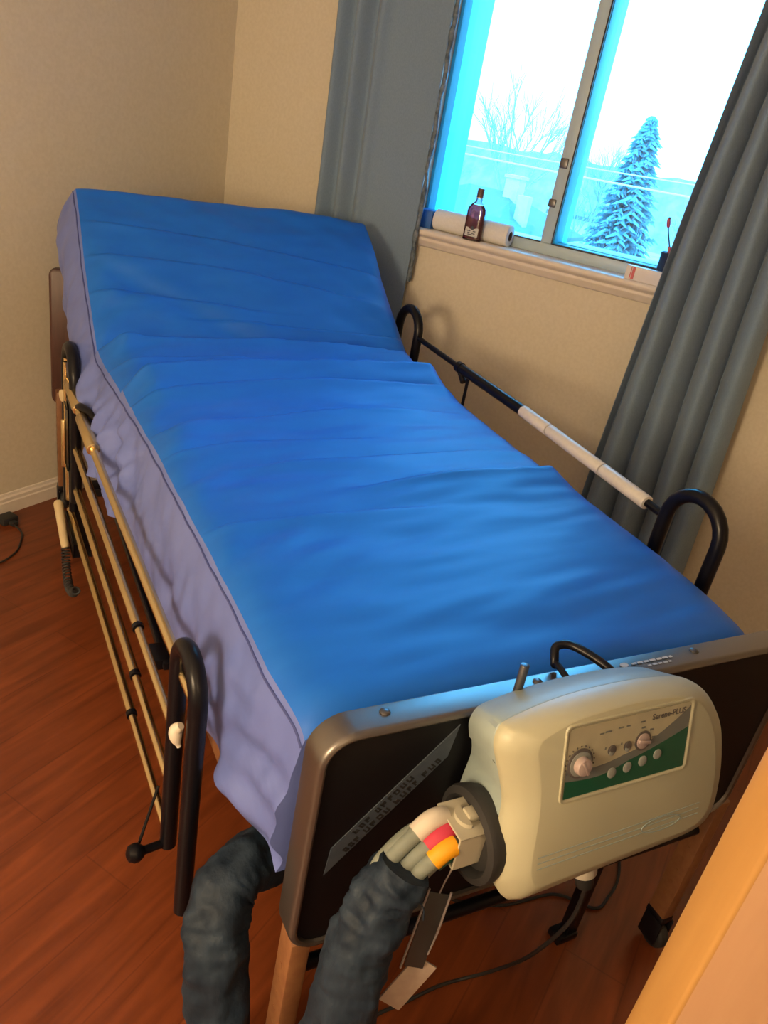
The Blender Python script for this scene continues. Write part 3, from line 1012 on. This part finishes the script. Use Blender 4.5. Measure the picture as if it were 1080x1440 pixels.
# mains inlet below
bm = bmesh.new(); rod(bm, (.745, .53, .575), (.752, .515, .520), .021, 18, .003); link('mains_plug', bm, M['plug'], pump, label='white mains plug')
bm = bmesh.new(); rod(bm, (.752, .515, .522), (.758, .508, .497), .014, 16, .003); link('plug_boot', bm, M['rubber'], pump)

# ================================================================== HOSES
hose_t = thing('air_hose_set', (.45, .50, .40), 'four grey air hoses with white, red and yellow bands in a ragged dark blue sleeve', 'hose', BED)
bm = bmesh.new()
cx0, cx1, cy0, cy1, cz0, cz1, ct = .484, .526, .500, .560, .646, .700, .0032
box(bm, (cx0, cy0, cz1 - ct), (cx1, cy1, cz1), .0008)
box(bm, (cx0, cy0, cz0), (cx1, cy1, cz0 + ct), .0008)
box(bm, (cx0, cy0, cz0), (cx1, cy0 + ct, cz1), .0008)
box(bm, (cx0, cy1 - ct, cz0), (cx1, cy1, cz1), .0008)
box(bm, (cx1 - .014, cy0, cz0), (cx1, cy1, cz1), .0008)
blk = link('connector_block', bm, M['clip'], hose_t, smooth=False)
bm = bmesh.new()
box(bm, (.507, .520, cz1 - .001), (.530, .538, cz1 + .010), .002)
loft(bm, [[V((.507 - .013 * math.sin(a), .529 + .017 * math.cos(a), z)) for a in [PI * i / 12 for i in range(13)]] for z in (cz1 - .0005, cz1 + .006)])
link('release_tab', bm, M['clip'], blk)
def hose(start, bandmat, pts, k):
    path = bez([CM @ V(start)] + pts, 10)
    bm = bmesh.new(); tube(bm, path, .0095, 12)
    h = link('hose', bm, M['hose'], hose_t)
    if bandmat:
        bm = bmesh.new(); tube(bm, path[4:4 + k], .0118, 14)
        link('colour_band', bm, M[bandmat], h, label={'capwhite': 'white band', 'capred': 'red band', 'capyellow': 'yellow band', 'capgreen': 'dark green band'}[bandmat])
for (bnd, i0, k, pts) in (
        ('capwhite', 8, 14, [(.515, .546, .676), (.490, .545, .690), (.468, .543, .694), (.446, .540, .680), (.424, .535, .668), (.405, .529, .652), (.398, .523, .61)]),
        ('capred', 7, 14, [(.520, .529, .672), (.498, .529, .681), (.476, .527, .682), (.454, .525, .669), (.436, .522, .657), (.417, .518, .640), (.408, .515, .59)]),
        ('capyellow', 10, 11, [(.515, .513, .672), (.494, .512, .678), (.474, .511, .676), (.455, .510, .662), (.440, .509, .651), (.428, .507, .634), (.418, .507, .58)]),
        (None, 0, 0, [(.515, .549, .662), (.490, .549, .668), (.465, .549, .676), (.440, .546, .674), (.415, .540, .662), (.396, .533, .645), (.388, .525, .60)]),
        ('capgreen', 6, 12, [(.515, .520, .658), (.494, .519, .660), (.474, .518, .654), (.456, .516, .642), (.442, .515, .628), (.430, .514, .610), (.420, .513, .57)])):
    path = bez(pts, 7)
    bm = bmesh.new(); tube(bm, path, .0105, 14)
    h_ = link('hose', bm, M['hose'], hose_t)
    if bnd:
        bm = bmesh.new(); tube(bm, path[i0:i0 + k], .0132, 16)
        link('colour_band', bm, M[bnd], h_, label={'capwhite': 'white band', 'capred': 'red band', 'capyellow': 'yellow band', 'capgreen': 'dark green band'}[bnd])
# sleeve: from the hoses down to the floor, round and up again under the mattress
sp = [(.428, .520, .655), (.413, .519, .625), (.398, .517, .580), (.384, .514, .53), (.377, .512, .46), (.372, .512, .36), (.362, .52, .22), (.34, .54, .09), (.30, .60, .035), (.285, .67, .075), (.279, .705, .17), (.272, .725, .27),
      (.276, .745, .315), (.296, .775, .345), (.335, .80, .35), (.40, .83, .33)]
path = bez(sp, 14)
def srad(t, a):
    base = .040 + .010 * smooth01((t - .05) / .5)
    f = noise.noise(V((t * 17, math.cos(a) * 1.4, math.sin(a) * 1.4)))
    g = noise.noise(V((t * 60, math.cos(a) * 2.2 + 5, math.sin(a) * 2.2)))
    mouthf = .80 + .2 * smooth01(t / .08)
    return base * mouthf * (1 + .24 * f + .12 * g)
bm = bmesh.new()
tube(bm, path, .045, 28, True, srad)
slv = link('sleeve', bm, M['sleeve'], hose_t, angle=60, label='ragged dark blue cloth sleeve')
rs = random.Random(3)
for (c, n_) in (((.415, .517, .625), 22), ((.325, .775, .37), 26)):
    bm = bmesh.new()
    for i in range(n_):
        a = rs.uniform(0, 2 * PI)
        s0 = V(c) + V((math.cos(a), math.sin(a) * .7, .2 * rs.uniform(-1, 1))) * .035
        q = s0 + V((rs.uniform(-.02, .03), rs.uniform(-.02, .02), rs.uniform(-.05, -.02)))
        tube(bm, bez([s0, (s0 + q) / 2 + V((rs.uniform(-.008, .008), 0, 0)), q], 3), .0009, 5)
    link('frayed_threads', bm, M['sleeve'], slv)['kind'] = 'stuff'

# hanging tag
tg = thing('hanging_tag', (.455, .49, .40), 'dark hanging tag with a beige plate dangling below the air hoses', 'tag', BED)
bm = bmesh.new()
bx_ = V((.9, -.42, .0)).normalized()
def tagquad(bm, top, bot, w, th):
    top, bot = V(top), V(bot)
    d = (bot - top).normalized()
    side = bx_ - d * bx_.dot(d); side.normalize()
    nn = d.cross(side)
    Mx = Matrix(((side.x, d.x, nn.x, top.x), (side.y, d.y, nn.y, top.y), (side.z, d.z, nn.z, top.z), (0, 0, 0, 1)))
    return Mx, (bot - top).length
Mx, ln = tagquad(bm, (.480, .505, .600), (.462, .494, .475), .02, .002)
box(bm, (-.013, 0, -.001), (.013, ln, .001), .0008, basis=Mx)
link('tag_sleeve', bm, M['tagdark'], tg)
bm = bmesh.new()
for s_ in (-1, 1): tube(bm, [Mx @ V((s_ * .0145, -.004, 0)), Mx @ V((s_ * .0152, ln * .5, 0)), Mx @ V((s_ * .0145 - .002, ln * (1.04 if s_ < 0 else .8), 0))], .0016, 8)
link('clear_edge', bm, M['tagclear'], tg)
Mx, ln = tagquad(bm := bmesh.new(), (.480, .494, .473), (.446, .492, .400), .02, .002)
Mx = Mx @ Matrix.Rotation(.10, 4, 'Z')
box(bm, (-.017, -.004, -.002), (.017, ln, .002), .001, basis=Mx)
link('tag_plate', bm, M['buckle'], tg, label='beige plate')
bm = bmesh.new(); tube(bm, bez([(.480, .505, .600), (.484, .506, .618), (.490, .508, .632), (.494, .510, .645)], 6), .0011, 6); link('loop_string', bm, M['tagclear'], tg)

# power cords
bm = bmesh.new()
tube(bm, bez([(.757, .51, .50), (.775, .515, .46), (.79, .53, .36), (.81, .59, .18), (.815, .66, .03), (.80, .70, FLOORB + .006), (.74, .705, FLOORB + .0055), (.66, .70, FLOORB + .0055), (.57, .69, FLOORB + .0055), (.45, .62, FLOORB + .0055), (.30, .50, FLOORB + .0055), (.15, .30, FLOORB + .0055)], 10), .0036, 8)
link('power_cord', bm, M['rubber'], pump, label='thin black power cord')
bm = bmesh.new()
tube(bm, bez([(.70, .95, .15), (.80, .88, .0), (.95, .82, FLOORB + .005), (1.10, .80, FLOORB + .005), (1.17, .74, FLOORB + .005), (1.22, .75, FLOORB + .005), (1.30, .80, FLOORB + .005), (1.42, .95, FLOORB + .005)], 10), .0036, 8)
link('power_cord', bm, M['rubber'], bed, label='thin black power cord')

# hand pendant hanging on the left rail
pd = thing('hand_pendant', (.21, 2.1, .10), 'cream hand pendant with coiled black cord hanging on the left side rail', 'remote control', BED)
bm = bmesh.new()
a, b = V((.192, 2.335, .232)), V((.196, 2.17, .160))
tube(bm, [a.lerp(b, t) for t in (0, .04, .2, .5, .8, .96, 1)], .014, 14, True, lambda t, an: .0155 - .005 * t - (.004 if t < .05 or t > .97 else 0))
link('grip', bm, M['pendant'], pd)
bm = bmesh.new()
a, b = V((.196, 2.17, .160)), V((.198, 1.955, .195))
mid = [a, V((.194, 2.13, .118)), V((.192, 2.05, .105)), V((.195, 1.97, .13)), V((.198, 1.92, .17))]
ax = bez(mid, 60)
hel = []
turns = 24
for i, p in enumerate(ax):
    t = i / (len(ax) - 1)
    d = (ax[min(i + 1, len(ax) - 1)] - ax[max(i - 1, 0)]).normalized()
    u = V((1, 0, 0)); u = (u - d * u.dot(d)).normalized(); w_ = d.cross(u)
    an = 2 * PI * turns * t
    hel.append(p + (u * math.cos(an) + w_ * math.sin(an)) * .011)
tube(bm, hel, .0026, 6)
link('coiled_cord', bm, M['rubber'], pd)

# ================================================================== THINGS ON THE SILL
zt = zs
# paper towel roll lying along the sill
c0, c1 = W(2.61, 1.308, 0), W(2.61, 1.022, 0)
cx = (XW + .043)
bm = bmesh.new()
R_ = .036
seg = 40
rings = []
for (yv, r) in ((c1.y, .0165), (c1.y + .0005, .034), (c1.y + .002, R_), (c0.y - .002, R_), (c0.y - .0005, .034), (c0.y, .0165)):
    rings.append([V((cx + r * math.cos(2 * PI * k / seg), yv, zt + R_ + r * math.sin(2 * PI * k / seg))) for k in range(seg)])
loft(bm, rings, False, False)
tr = thing('paper_towel_roll', (cx, (c0.y + c1.y) / 2, zt), 'white paper towel roll lying along the window sill behind the bottle', 'paper towel roll')
link('paper', bm, M['paper'], tr)
bm = bmesh.new()
rings = []
for (yv, r) in ((c1.y, .0165), (c1.y, .0155), (c0.y, .0155), (c0.y, .0165)):
    rings.append([V((cx + r * math.cos(2 * PI * k / seg), yv, zt + R_ + r * math.sin(2 * PI * k / seg))) for k in range(seg)])
loft(bm, rings, False, False)
link('cardboard_core', bm, M['card'], tr)
# blue carton at the far left end of the sill
bm = bmesh.new()
box(bm, (cx - .03, c0.y + .006, zt), (cx + .04, c0.y + .075, zt + .062), .002)
link('blue_carton', bm, M['bluebox'], None, label='small blue carton at the left end of the sill behind the curtain', cat='box')
# liquor bottle
by = W(0, 1.137, 0).y
bxc = XW - .0145
bt = thing('liquor_bottle', (bxc, by, zt), 'dark red liquor bottle with brown cap standing on the window sill', 'bottle')
ROTB = Matrix.Translation((bxc, by, zt)) @ Matrix.Rotation(math.radians(5), 4, 'Z')
def oval(w, d, z, n=32, p=3.2):
    out = []
    for k in range(n):
        a = 2 * PI * k / n
        c_, s_ = math.cos(a), math.sin(a)
        out.append(ROTB @ V((math.copysign(abs(c_) ** (2 / p), c_) * d, math.copysign(abs(s_) ** (2 / p), s_) * w, z)))
    return out
bm = bmesh.new()
loft(bm, [oval(.030, .013, 0), oval(.033, .016, .003), oval(.033, .016, .096), oval(.031, .0155, .106), oval(.024, .0135, .117), oval(.0135, .0125, .126, p=2.2), oval(.0105, .0105, .133, p=2), oval(.0105, .0105, .142, p=2)])
link('glass', bm, M['bottleglass'], bt)
bm = bmesh.new()
loft(bm, [oval(.0275, .012, .004), oval(.031, .0145, .007), oval(.031, .0145, .096), oval(.029, .014, .105), oval(.022, .0125, .115), oval(.0195, .0122, .118)])
link('liquor', bm, M['liquor'], bt)
bm = bmesh.new()
loft(bm, [oval(.0118, .0118, .1385, p=2), oval(.0118, .0118, .169, p=2), oval(.0110, .0110, .1705, p=2)])
link('cap', bm, M['bottlecap'], bt)
bm = bmesh.new()
loft(bm, [oval(.0121, .0121, .1385, p=2), oval(.0121, .0121, .1425, p=2)])
link('cap_band', bm, M['capband'], bt)
def labelpatch(bm, w0, z0, z1, off, zmid=None, n=14):
    A_, B_ = [], []
    for k in range(n + 1):
        yv = -w0 + 2 * w0 * k / n
        dpt = .016 * (max(0, 1 - (abs(yv) / .033) ** 3.2)) ** (1 / 3.2) + off
        A_.append(ROTB @ V((-dpt, yv, z0)))
        top = z1 if zmid is None else z1 - zmid * math.exp(-(yv / .011) ** 4)
        B_.append(ROTB @ V((-dpt, yv, top)))
    a = [bm.verts.new(p) for p in A_]; b = [bm.verts.new(p) for p in B_]
    for k in range(n): bm.faces.new((a[k], a[k + 1], b[k + 1], b[k]))
bm = bmesh.new(); labelpatch(bm, .024, .014, .043, .0008, .006); lb = link('label', bm, M['label'], bt)
bm = bmesh.new()
for (yv, z0, wd) in ((-.015, .030, .010), (.004, .030, .012), (-.014, .022, .012), (.005, .024, .009), (-.004, .018, .016)):
    q = [V((-.0172, yv, z0)), V((-.0172, yv + wd, z0)), V((-.0172, yv + wd, z0 + .003)), V((-.0172, yv, z0 + .003))]
    bm.faces.new([bm.verts.new(ROTB @ p) for p in q])
lathe(bm, [(.0065, 0), (.0065, .0006), (0, .0006)], ROTB @ V((-.0168, -.001, .042)), ROTB.to_3x3() @ V((-1, 0, 0)), 18)
link('label_print', bm, M['cup'], lb, smooth=False)
# white carton with a red stripe at the right end of the sill
bxw = thing('white_carton', (XW + .02, W(0, .53, 0).y, zt), 'flat white carton with a red stripe on the sill by the right curtain', 'box')
y_hi, y_lo = W(0, .598, 0).y, W(0, .44, 0).y
bm = bmesh.new(); box(bm, (XW - .022, y_lo, zt), (XW + .006, y_hi, zt + .043), .002); link('carton', bm, M['whitebox'], bxw)
bm = bmesh.new()
box(bm, (XW - .0228, y_hi - .030, zt + .003), (XW - .0215, y_hi - .021, zt + .041)); box(bm, (XW - .0228, y_hi - .019, zt + .003), (XW - .0215, y_hi - .016, zt + .041))
link('red_stripe', bm, M['redprint'], bxw, smooth=False)
# navy cup with toothbrush
cy, cxx = W(0, .490, 0).y, XW + .036
zc0 = zt
bm = bmesh.new()
lathe(bm, [(.0, .003), (.030, .003), (.033, 0), (.034, .004), (.036, .098), (.0365, .100), (.034, .100), (.032, .006), (0, .006)], (cxx + .009, cy - .002, zc0), (0, 0, 1), 32)
link('tumbler', bm, M['cup'], None, label='navy plastic tumbler on the sill behind the white carton', cat='cup')
tb = thing('toothbrush', (cxx + .006, cy, zc0 + .008), 'red and grey toothbrush standing in the navy tumbler', 'toothbrush')
q0 = V((cxx + .0, cy - .012, zc0 + .010)); q1 = V((cxx - .004, cy + .012, zc0 + .118)); q2 = V((cxx - .004, cy + .026, zc0 + .150)); q3 = V((cxx - .004, cy + .034, zc0 + .172)); q4 = V((cxx - .004, cy + .040, zc0 + .198))
bm = bmesh.new(); tube(bm, bez([q0, q1], 8), .0048, 10); link('handle', bm, M['pink'], tb)
bm = bmesh.new(); tube(bm, bez([q1, q2, q3], 6), .0024, 8); link('neck', bm, M['steel'], tb)
bm = bmesh.new(); tube(bm, [q3.lerp(q4, t) for t in (0, .1, .5, .9, 1)], .005, 10, True, lambda t, a: .0062 - .002 * abs(t - .5) * 2); link('brush_head', bm, M['pink'], tb)
bm = bmesh.new(); box(bm, (-.004, -.005, -.002), (.004, .001, .004), .001, basis=Matrix.Translation(q4)); link('bristles', bm, M['gasket'], tb)

# ================================================================== CURTAINS
def curtain(name, y0, y1, xc, z0, z1, wave, label, nz=60, ny=200, flare=None, thick=.003, headtop=True):
    bm = bmesh.new()
    front, back = [], []
    for i in range(nz + 1):
        tz = i / nz
        z = z0 + (z1 - z0) * tz
        rf, rb = [], []
        for j in range(ny + 1):
            u = j / ny
            ya, yb = y0, y1
            if flare: ya, yb = flare(z, y0, y1)
            y = ya + (yb - ya) * u
            x = xc + wave(u, z)
            rf.append(bm.verts.new((x, y, z))); rb.append(bm.verts.new((x + thick, y, z)))
        front.append(rf); back.append(rb)
    for i in range(nz):
        for j in range(ny):
            bm.faces.new((front[i][j], front[i][j + 1], front[i + 1][j + 1], front[i + 1][j]))
            bm.faces.new((back[i][j + 1], back[i][j], back[i + 1][j], back[i + 1][j + 1]))
        bm.faces.new((front[i][0], front[i + 1][0], back[i + 1][0], back[i][0]))
        bm.faces.new((front[i][ny], back[i][ny], back[i + 1][ny], front[i + 1][ny]))
    for j in range(ny):
        bm.faces.new((front[0][j], back[0][j], back[0][j + 1], front[0][j + 1]))
        bm.faces.new((front[nz][j], front[nz][j + 1], back[nz][j + 1], back[nz][j]))
    t = thing(name, (xc, (y0 + y1) / 2, z0), label, 'curtain')
    link('cloth', bm, M['curtain'], t, angle=180)
    return t
XC = XW - .055
kc = XC / 2.49
def wave_l(u, z):
    # u 0 at the window edge .. 1 at the corner side
    f = smooth01((u - .42) / .2)
    w = .024 * f * math.sin(2 * PI * (u * 5.2 + .1 * math.sin(z * 2))) + .012 * math.sin(2 * PI * (u * .9 + .12)) + .004 * n3(u * 6, z * 1.5, 2)
    return w
cl = curtain('curtain', 1.332 * kc, 1.768 * kc, XC + .008, .06, 2.545, wave_l,
             'grey curtain hanging left of the window behind the raised end of the bed')
bm = bmesh.new()
path = []
for i in range(90):
    z = 1.0 + i * .013
    path.append(V((XC + .018 + .004 * math.sin(z * 31), 1.327 * kc + .006 * n3(z * 16, 1, 1) - .004, z)))
tube(bm, path, .009, 8, True, lambda t, a: .008 + .005 * n3(t * 30, math.cos(a) * 1.5, math.sin(a) * 1.5))
link('crinkled_lining', bm, M['lining'], cl, angle=80, label='crinkled shiny lining edge')
def wave_r(u, z):
    ph = u * 4.25 + .10 * math.sin(z * 1.5 + u * 4) + .08 * n3(u * 3, z * 1.0, 9)
    lobe = abs(math.sin(PI * ph)) ** .8
    return .030 - .090 * lobe + .006 * n3(u * 5, z * 1.3, 4)
def flare_r(z, y0, y1):
    zz_ = (z - CAM_Z) / K + 1.45
    edge = lerp_tab(zz_, [(.0, .515), (.57, .502), (1.37, .464), (1.86, .430), (2.3, .41)]) * kc
    other = lerp_tab(zz_, [(.0, .11), (.587, .121), (1.08, .142), (2.3, .16)]) * kc
    return other, edge
curtain('curtain', .12 * kc, .5 * kc, XC - .01, .06, 2.545, wave_r,
        'grey pleated curtain hanging right of the window beside the bed rail', flare=flare_r)
# curtain rod above (out of the frame)
bm = bmesh.new(); rod(bm, (XC, -.1, 2.56), (XC, 2.0, 2.56), .012)
for yv in (-.05, 1.95): rod(bm, (XC, yv, 2.56), (XW, yv, 2.56), .008)
link('curtain_rod', bm, M['black'], None, label='black curtain rod above the window carrying both grey curtains', cat='curtain rod')

# small black adapter with a cord on the floor by the head wall
ad = thing('power_adapter', (1.50, 2.262, 0), 'small black power adapter with cord on the floor against the baseboard', 'adapter')
bm = bmesh.new(); box(bm, (1.515, 2.235, 0), (1.575, 2.285, .028), .006); box(bm, (1.535, 2.215, .0), (1.56, 2.24, .018), .005); link('body', bm, M['rubber'], ad)
bm = bmesh.new(); tube(bm, bez([(1.545, 2.225, .008), (1.53, 2.16, .005), (1.49, 2.11, .005), (1.43, 2.06, .005), (1.33, 2.04, .005), (1.15, 2.08, .005)], 8), .0032, 8); link('cord', bm, M['rubber'], ad)

# ================================================================== OUTDOORS
GZ = -2.6
bm = bmesh.new(); box(bm, (XO + .3, -40, GZ - .2), (90, 70, GZ)); link('ground', bm, M['ground'], None, smooth=False, kind='structure')
def blade(bm, a, b, w):
    a, b = V(a), V(b)
    tube(bm, [a, a.lerp(b, .5), b], w, 4, True, lambda t, an: w * (1 - .8 * t))
def spruce(x, y, h, r, label):
    t = thing('spruce_tree', (x, y, GZ), label, 'tree')
    bm = bmesh.new(); tube(bm, [(x, y, GZ), (x, y, GZ + h * .5), (x, y, GZ + h)], .15, 8, True, lambda tt, a: .16 * (1 - .93 * tt)); link('trunk', bm, M['twig'], t)
    bm = bmesh.new()
    rs = random.Random(12)
    nl = 60
    for i in range(nl):
        f = i / (nl - 1)
        z = GZ + h * (.06 + .93 * f)
        rad = r * (1 - f) ** .72 * rs.uniform(.8, 1.12) + .05
        nb = int(15 - 8 * f)
        for k in range(nb):
            a = 2 * PI * (k + rs.random()) / nb
            L_ = rad * rs.uniform(.65, 1.1)
            dx, dy = math.cos(a), math.sin(a)
            droop = -.25 * L_ + .1 * f
            p0 = V((x, y, z)); p1 = p0 + V((dx * L_ * .6, dy * L_ * .6, droop * .7)); p2 = p0 + V((dx * L_, dy * L_, droop * .6))
            tube(bm, [p0, p1, p2], .05, 4, True, lambda tt, an: .06 * (1 - tt) + .015)
            for q in range(8):
                m_ = p0.lerp(p2, .15 + .11 * q)
                s_ = rs.choice((-1, 1))
                e = m_ + V((dx * .25 - dy * s_ * .3, dy * .25 + dx * s_ * .3, -.12 - .1 * rs.random())) * (.35 + L_ * .35)
                tube(bm, [m_, e], .05, 3, True, lambda tt, an: .045 * (1 - tt) + .008)
    link('needles', bm, M['spruce'], t, smooth=False)
    return t
spruce(22.0, 5.6, 5.35, 1.2, 'tall spruce tree seen through the right window pane')
def bare_tree(x, y, h, label, seed, spread=.55, name='bare_tree', m='twig', levels=4, r0=.10, group=None, z=GZ, up=.5):
    rs = random.Random(seed)
    bm = bmesh.new()
    def grow(p, d, L_, r, lv):
        q = p + d * L_
        mid = p.lerp(q, .5) + V((rs.uniform(-.06, .06), rs.uniform(-.06, .06), 0)) * L_
        tube(bm, [p, mid, q], r, 5 if lv > 1 else 3, True, lambda tt, a: r * (1 - .45 * tt))
        if lv == 0: return
        for k in range(rs.choice((3, 4))):
            nd = (d + V((rs.uniform(-1, 1), rs.uniform(-1, 1), rs.uniform(-.3, .7) * up * 2)) * spread).normalized()
            grow(p.lerp(q, rs.uniform(.45, 1)), nd, L_ * rs.uniform(.55, .78), r * .55, lv - 1)
    grow(V((x, y, z)), V((0, 0, 1)), h * .38, r0, levels)
    return link(name, bm, M[m], None, smooth=False, label=label, cat='tree', group=group, origin=(x, y, z))
bare_tree(30, 12.4, 7.0, 'bare tree with upright branches seen through the left pane above the bottle', 3)
bare_tree(34, 13.4, 7.4, 'bare leaning tree just left of the window mullion', 8, .5)
bare_tree(26, 13.3, 4.6, 'low bare tree at the far left edge of the left pane', 15, .7)
bare_tree(26, 7.75, 5.4, 'rounded bare tree left of the spruce in the right pane', 21, .75, levels=5, r0=.09)
bare_tree(28, 4.6, 4.6, 'bare tree right of the spruce against the sky', 27, .8)
for i, (x, y, h, lb) in enumerate(((17, 5.35, 2.9, 'pale bare shrub in front of the spruce, lower left'), (18.5, 5.0, 3.2, 'bare shrub beside the spruce, halfway up'), (15, 5.0, 2.4, 'low pale shrub at the bottom left of the right pane'), (19, 4.0, 2.6, 'bare shrub at the bottom right of the right pane behind the toothbrush'))):
    bare_tree(x, y, h, lb, 40 + i, .8, 'shrub', 'shrub', 5, .04, None, GZ)
# wooded rise far behind
bm = bmesh.new()
nx = 90
rs = random.Random(2)
fr, tp, bk = [], [], []
for i in range(nx + 1):
    y = -12 + 60 * i / nx
    hz = 1.55 + .5 * n3(y * .35, 1, 0) + .35 * n3(y * 1.3, 2, 0) + .2 * n3(y * 4.1, 5, 0)
    fr.append(bm.verts.new((50, y, GZ))); tp.append(bm.verts.new((54 + n3(y, 3, 3), y, hz))); bk.append(bm.verts.new((62, y, GZ)))
for i in range(nx):
    bm.faces.new((fr[i], fr[i + 1], tp[i + 1], tp[i])); bm.faces.new((tp[i], tp[i + 1], bk[i + 1], bk[i]))
for q in (0, nx): bm.faces.new((fr[q], tp[q], bk[q]))
link('distant_woods', bm, M['woods'], None, kind='structure')
# neighbour's house
hs = thing('house', (21, 9.4, GZ), 'neighbouring house with pale hipped roof and chimney seen through the left pane', 'house')
hx0_, hx1_, hy0_, hy1_ = 19.0, 25.0, 7.4, 12.3
ez = -.55
bm = bmesh.new(); box(bm, (hx0_ + .3, hy0_ + .3, GZ), (hx1_ - .3, hy1_ - .3, ez)); link('wall', bm, M['siding'], hs, smooth=False)
bm = bmesh.new()
base = [V((hx0_, hy0_, ez)), V((hx1_, hy0_, ez)), V((hx1_, hy1_, ez)), V((hx0_, hy1_, ez))]
basel = [p - V((0, 0, .12)) for p in base]
r1, r2 = V((22, 8.95, .40)), V((22, 10.2, .40))
vb = [bm.verts.new(p) for p in base]; vl = [bm.verts.new(p) for p in basel]; a_, b_ = bm.verts.new(r1), bm.verts.new(r2)
bm.faces.new((vb[0], vb[1], a_)); bm.faces.new((vb[1], vb[2], b_, a_)); bm.faces.new((vb[2], vb[3], b_)); bm.faces.new((vb[3], vb[0], a_, b_))
for k in range(4): bm.faces.new((vl[k], vl[(k + 1) % 4], vb[(k + 1) % 4], vb[k]))
bm.faces.new(vl[::-1])
link('roof', bm, M['roof'], hs, smooth=False)
bm = bmesh.new(); box(bm, (21.6, 8.55, -.1), (22.1, 8.95, .78)); box(bm, (21.55, 8.5, .78), (22.15, 9.0, .86)); link('chimney', bm, M['chimney'], hs, smooth=False)
bm = bmesh.new(); box(bm, (20.6, 7.8, -.4), (20.9, 8.1, .45)); link('vent_stack', bm, M['siding'], hs, smooth=False)
# second house further right
h2 = thing('shed', (33, 9.9, GZ), 'pale flat-roofed shed right of the house, seen beside the mullion', 'shed')
bm = bmesh.new(); box(bm, (32, 9.0, GZ), (35.5, 11.0, -.55)); link('wall', bm, M['siding'], h2, smooth=False)
bm = bmesh.new(); box(bm, (31.8, 8.8, -.55), (35.7, 11.2, -.40)); link('roof', bm, M['roof'], h2, smooth=False)
# overhead wires
def wire(a, b, sag, r, label):
    a, b = V(a), V(b)
    pts = [a.lerp(b, t / 20) - V((0, 0, sag * 4 * (t / 20) * (1 - t / 20))) for t in range(21)]
    bm = bmesh.new(); tube(bm, pts, r, 5)
    link('overhead_wire', bm, M['wire'], None, label=label, cat='wire', group='overhead wires outside the window')
wire((16, -3, 1.75), (16, 11, 1.42), .15, .012, 'upper overhead wire crossing in front of the spruce')
wire((16, -3, 1.40), (16, 11, 1.28), .10, .018, 'lower overhead wire crossing in front of the spruce')

# ================================================================== CAMERA
cam_d = bpy.data.cameras.new('camera')
cam = bpy.data.objects.new('camera', cam_d)
COL.objects.link(cam)
Rv = V((0.51092781, -0.84333347, 0.16655761)); Uv = V((0.30612118, 0.35955341, 0.88148237)); Fv = V((0.80326994, 0.39938704, -0.44186807))
cam.matrix_world = Matrix(((Rv.x, Uv.x, -Fv.x, 0), (Rv.y, Uv.y, -Fv.y, 0), (Rv.z, Uv.z, -Fv.z, CAM_Z), (0, 0, 0, 1)))
cam_d.sensor_fit = 'VERTICAL'
cam_d.sensor_height = 24
cam_d.sensor_width = 18
cam_d.lens = 1088.6 / 1440 * 24
cam_d.clip_start = .02
cam_d.clip_end = 300
scene.camera = cam

# ================================================================== LIGHT
w = bpy.data.worlds.new('overcast_daylight')
scene.world = w
w.use_nodes = True
bg = w.node_tree.nodes['Background']
bg.inputs['Color'].default_value = (.085, .50, 1.0, 1)
bg.inputs['Strength'].default_value = 13

def point(name, loc, power, color, radius=.1):
    l = bpy.data.lights.new(name, 'POINT')
    l.energy = power
    l.color = color
    l.shadow_soft_size = radius
    o = bpy.data.objects.new(name, l)
    o.location = loc
    COL.objects.link(o)
    return o
point('warm_room_lamp', (-.95, .80, 1.4), 112, (1, .72, .43), .26)
point('hallway_lamp', (-1.1, -1.2, 2.1), 22, (1, .72, .45), .35)
pl_ = bpy.data.lights.new('window_portal', 'AREA')
pl_.shape = 'RECTANGLE'
pl_.size = WY1 - WY0
pl_.size_y = WZ1 - WZ0
pl_.cycles.is_portal = True
po = bpy.data.objects.new('window_portal', pl_)
COL.objects.link(po)
po.location = (XO + .02, (WY0 + WY1) / 2, (WZ0 + WZ1) / 2)
po.rotation_euler = (0, math.radians(90), 0)
# rotate so -Z of the lamp points into the room (-X) and its sides follow the opening
po.matrix_world = Matrix(((0, 0, 1, po.location.x), (1, 0, 0, po.location.y), (0, 1, 0, po.location.z), (0, 0, 0, 1)))

scene.view_settings.view_transform = 'Standard'
scene.view_settings.look = 'None'
scene.view_settings.gamma = 1
scene.view_settings.use_curve_mapping = False
scene.view_settings.exposure = 0.15
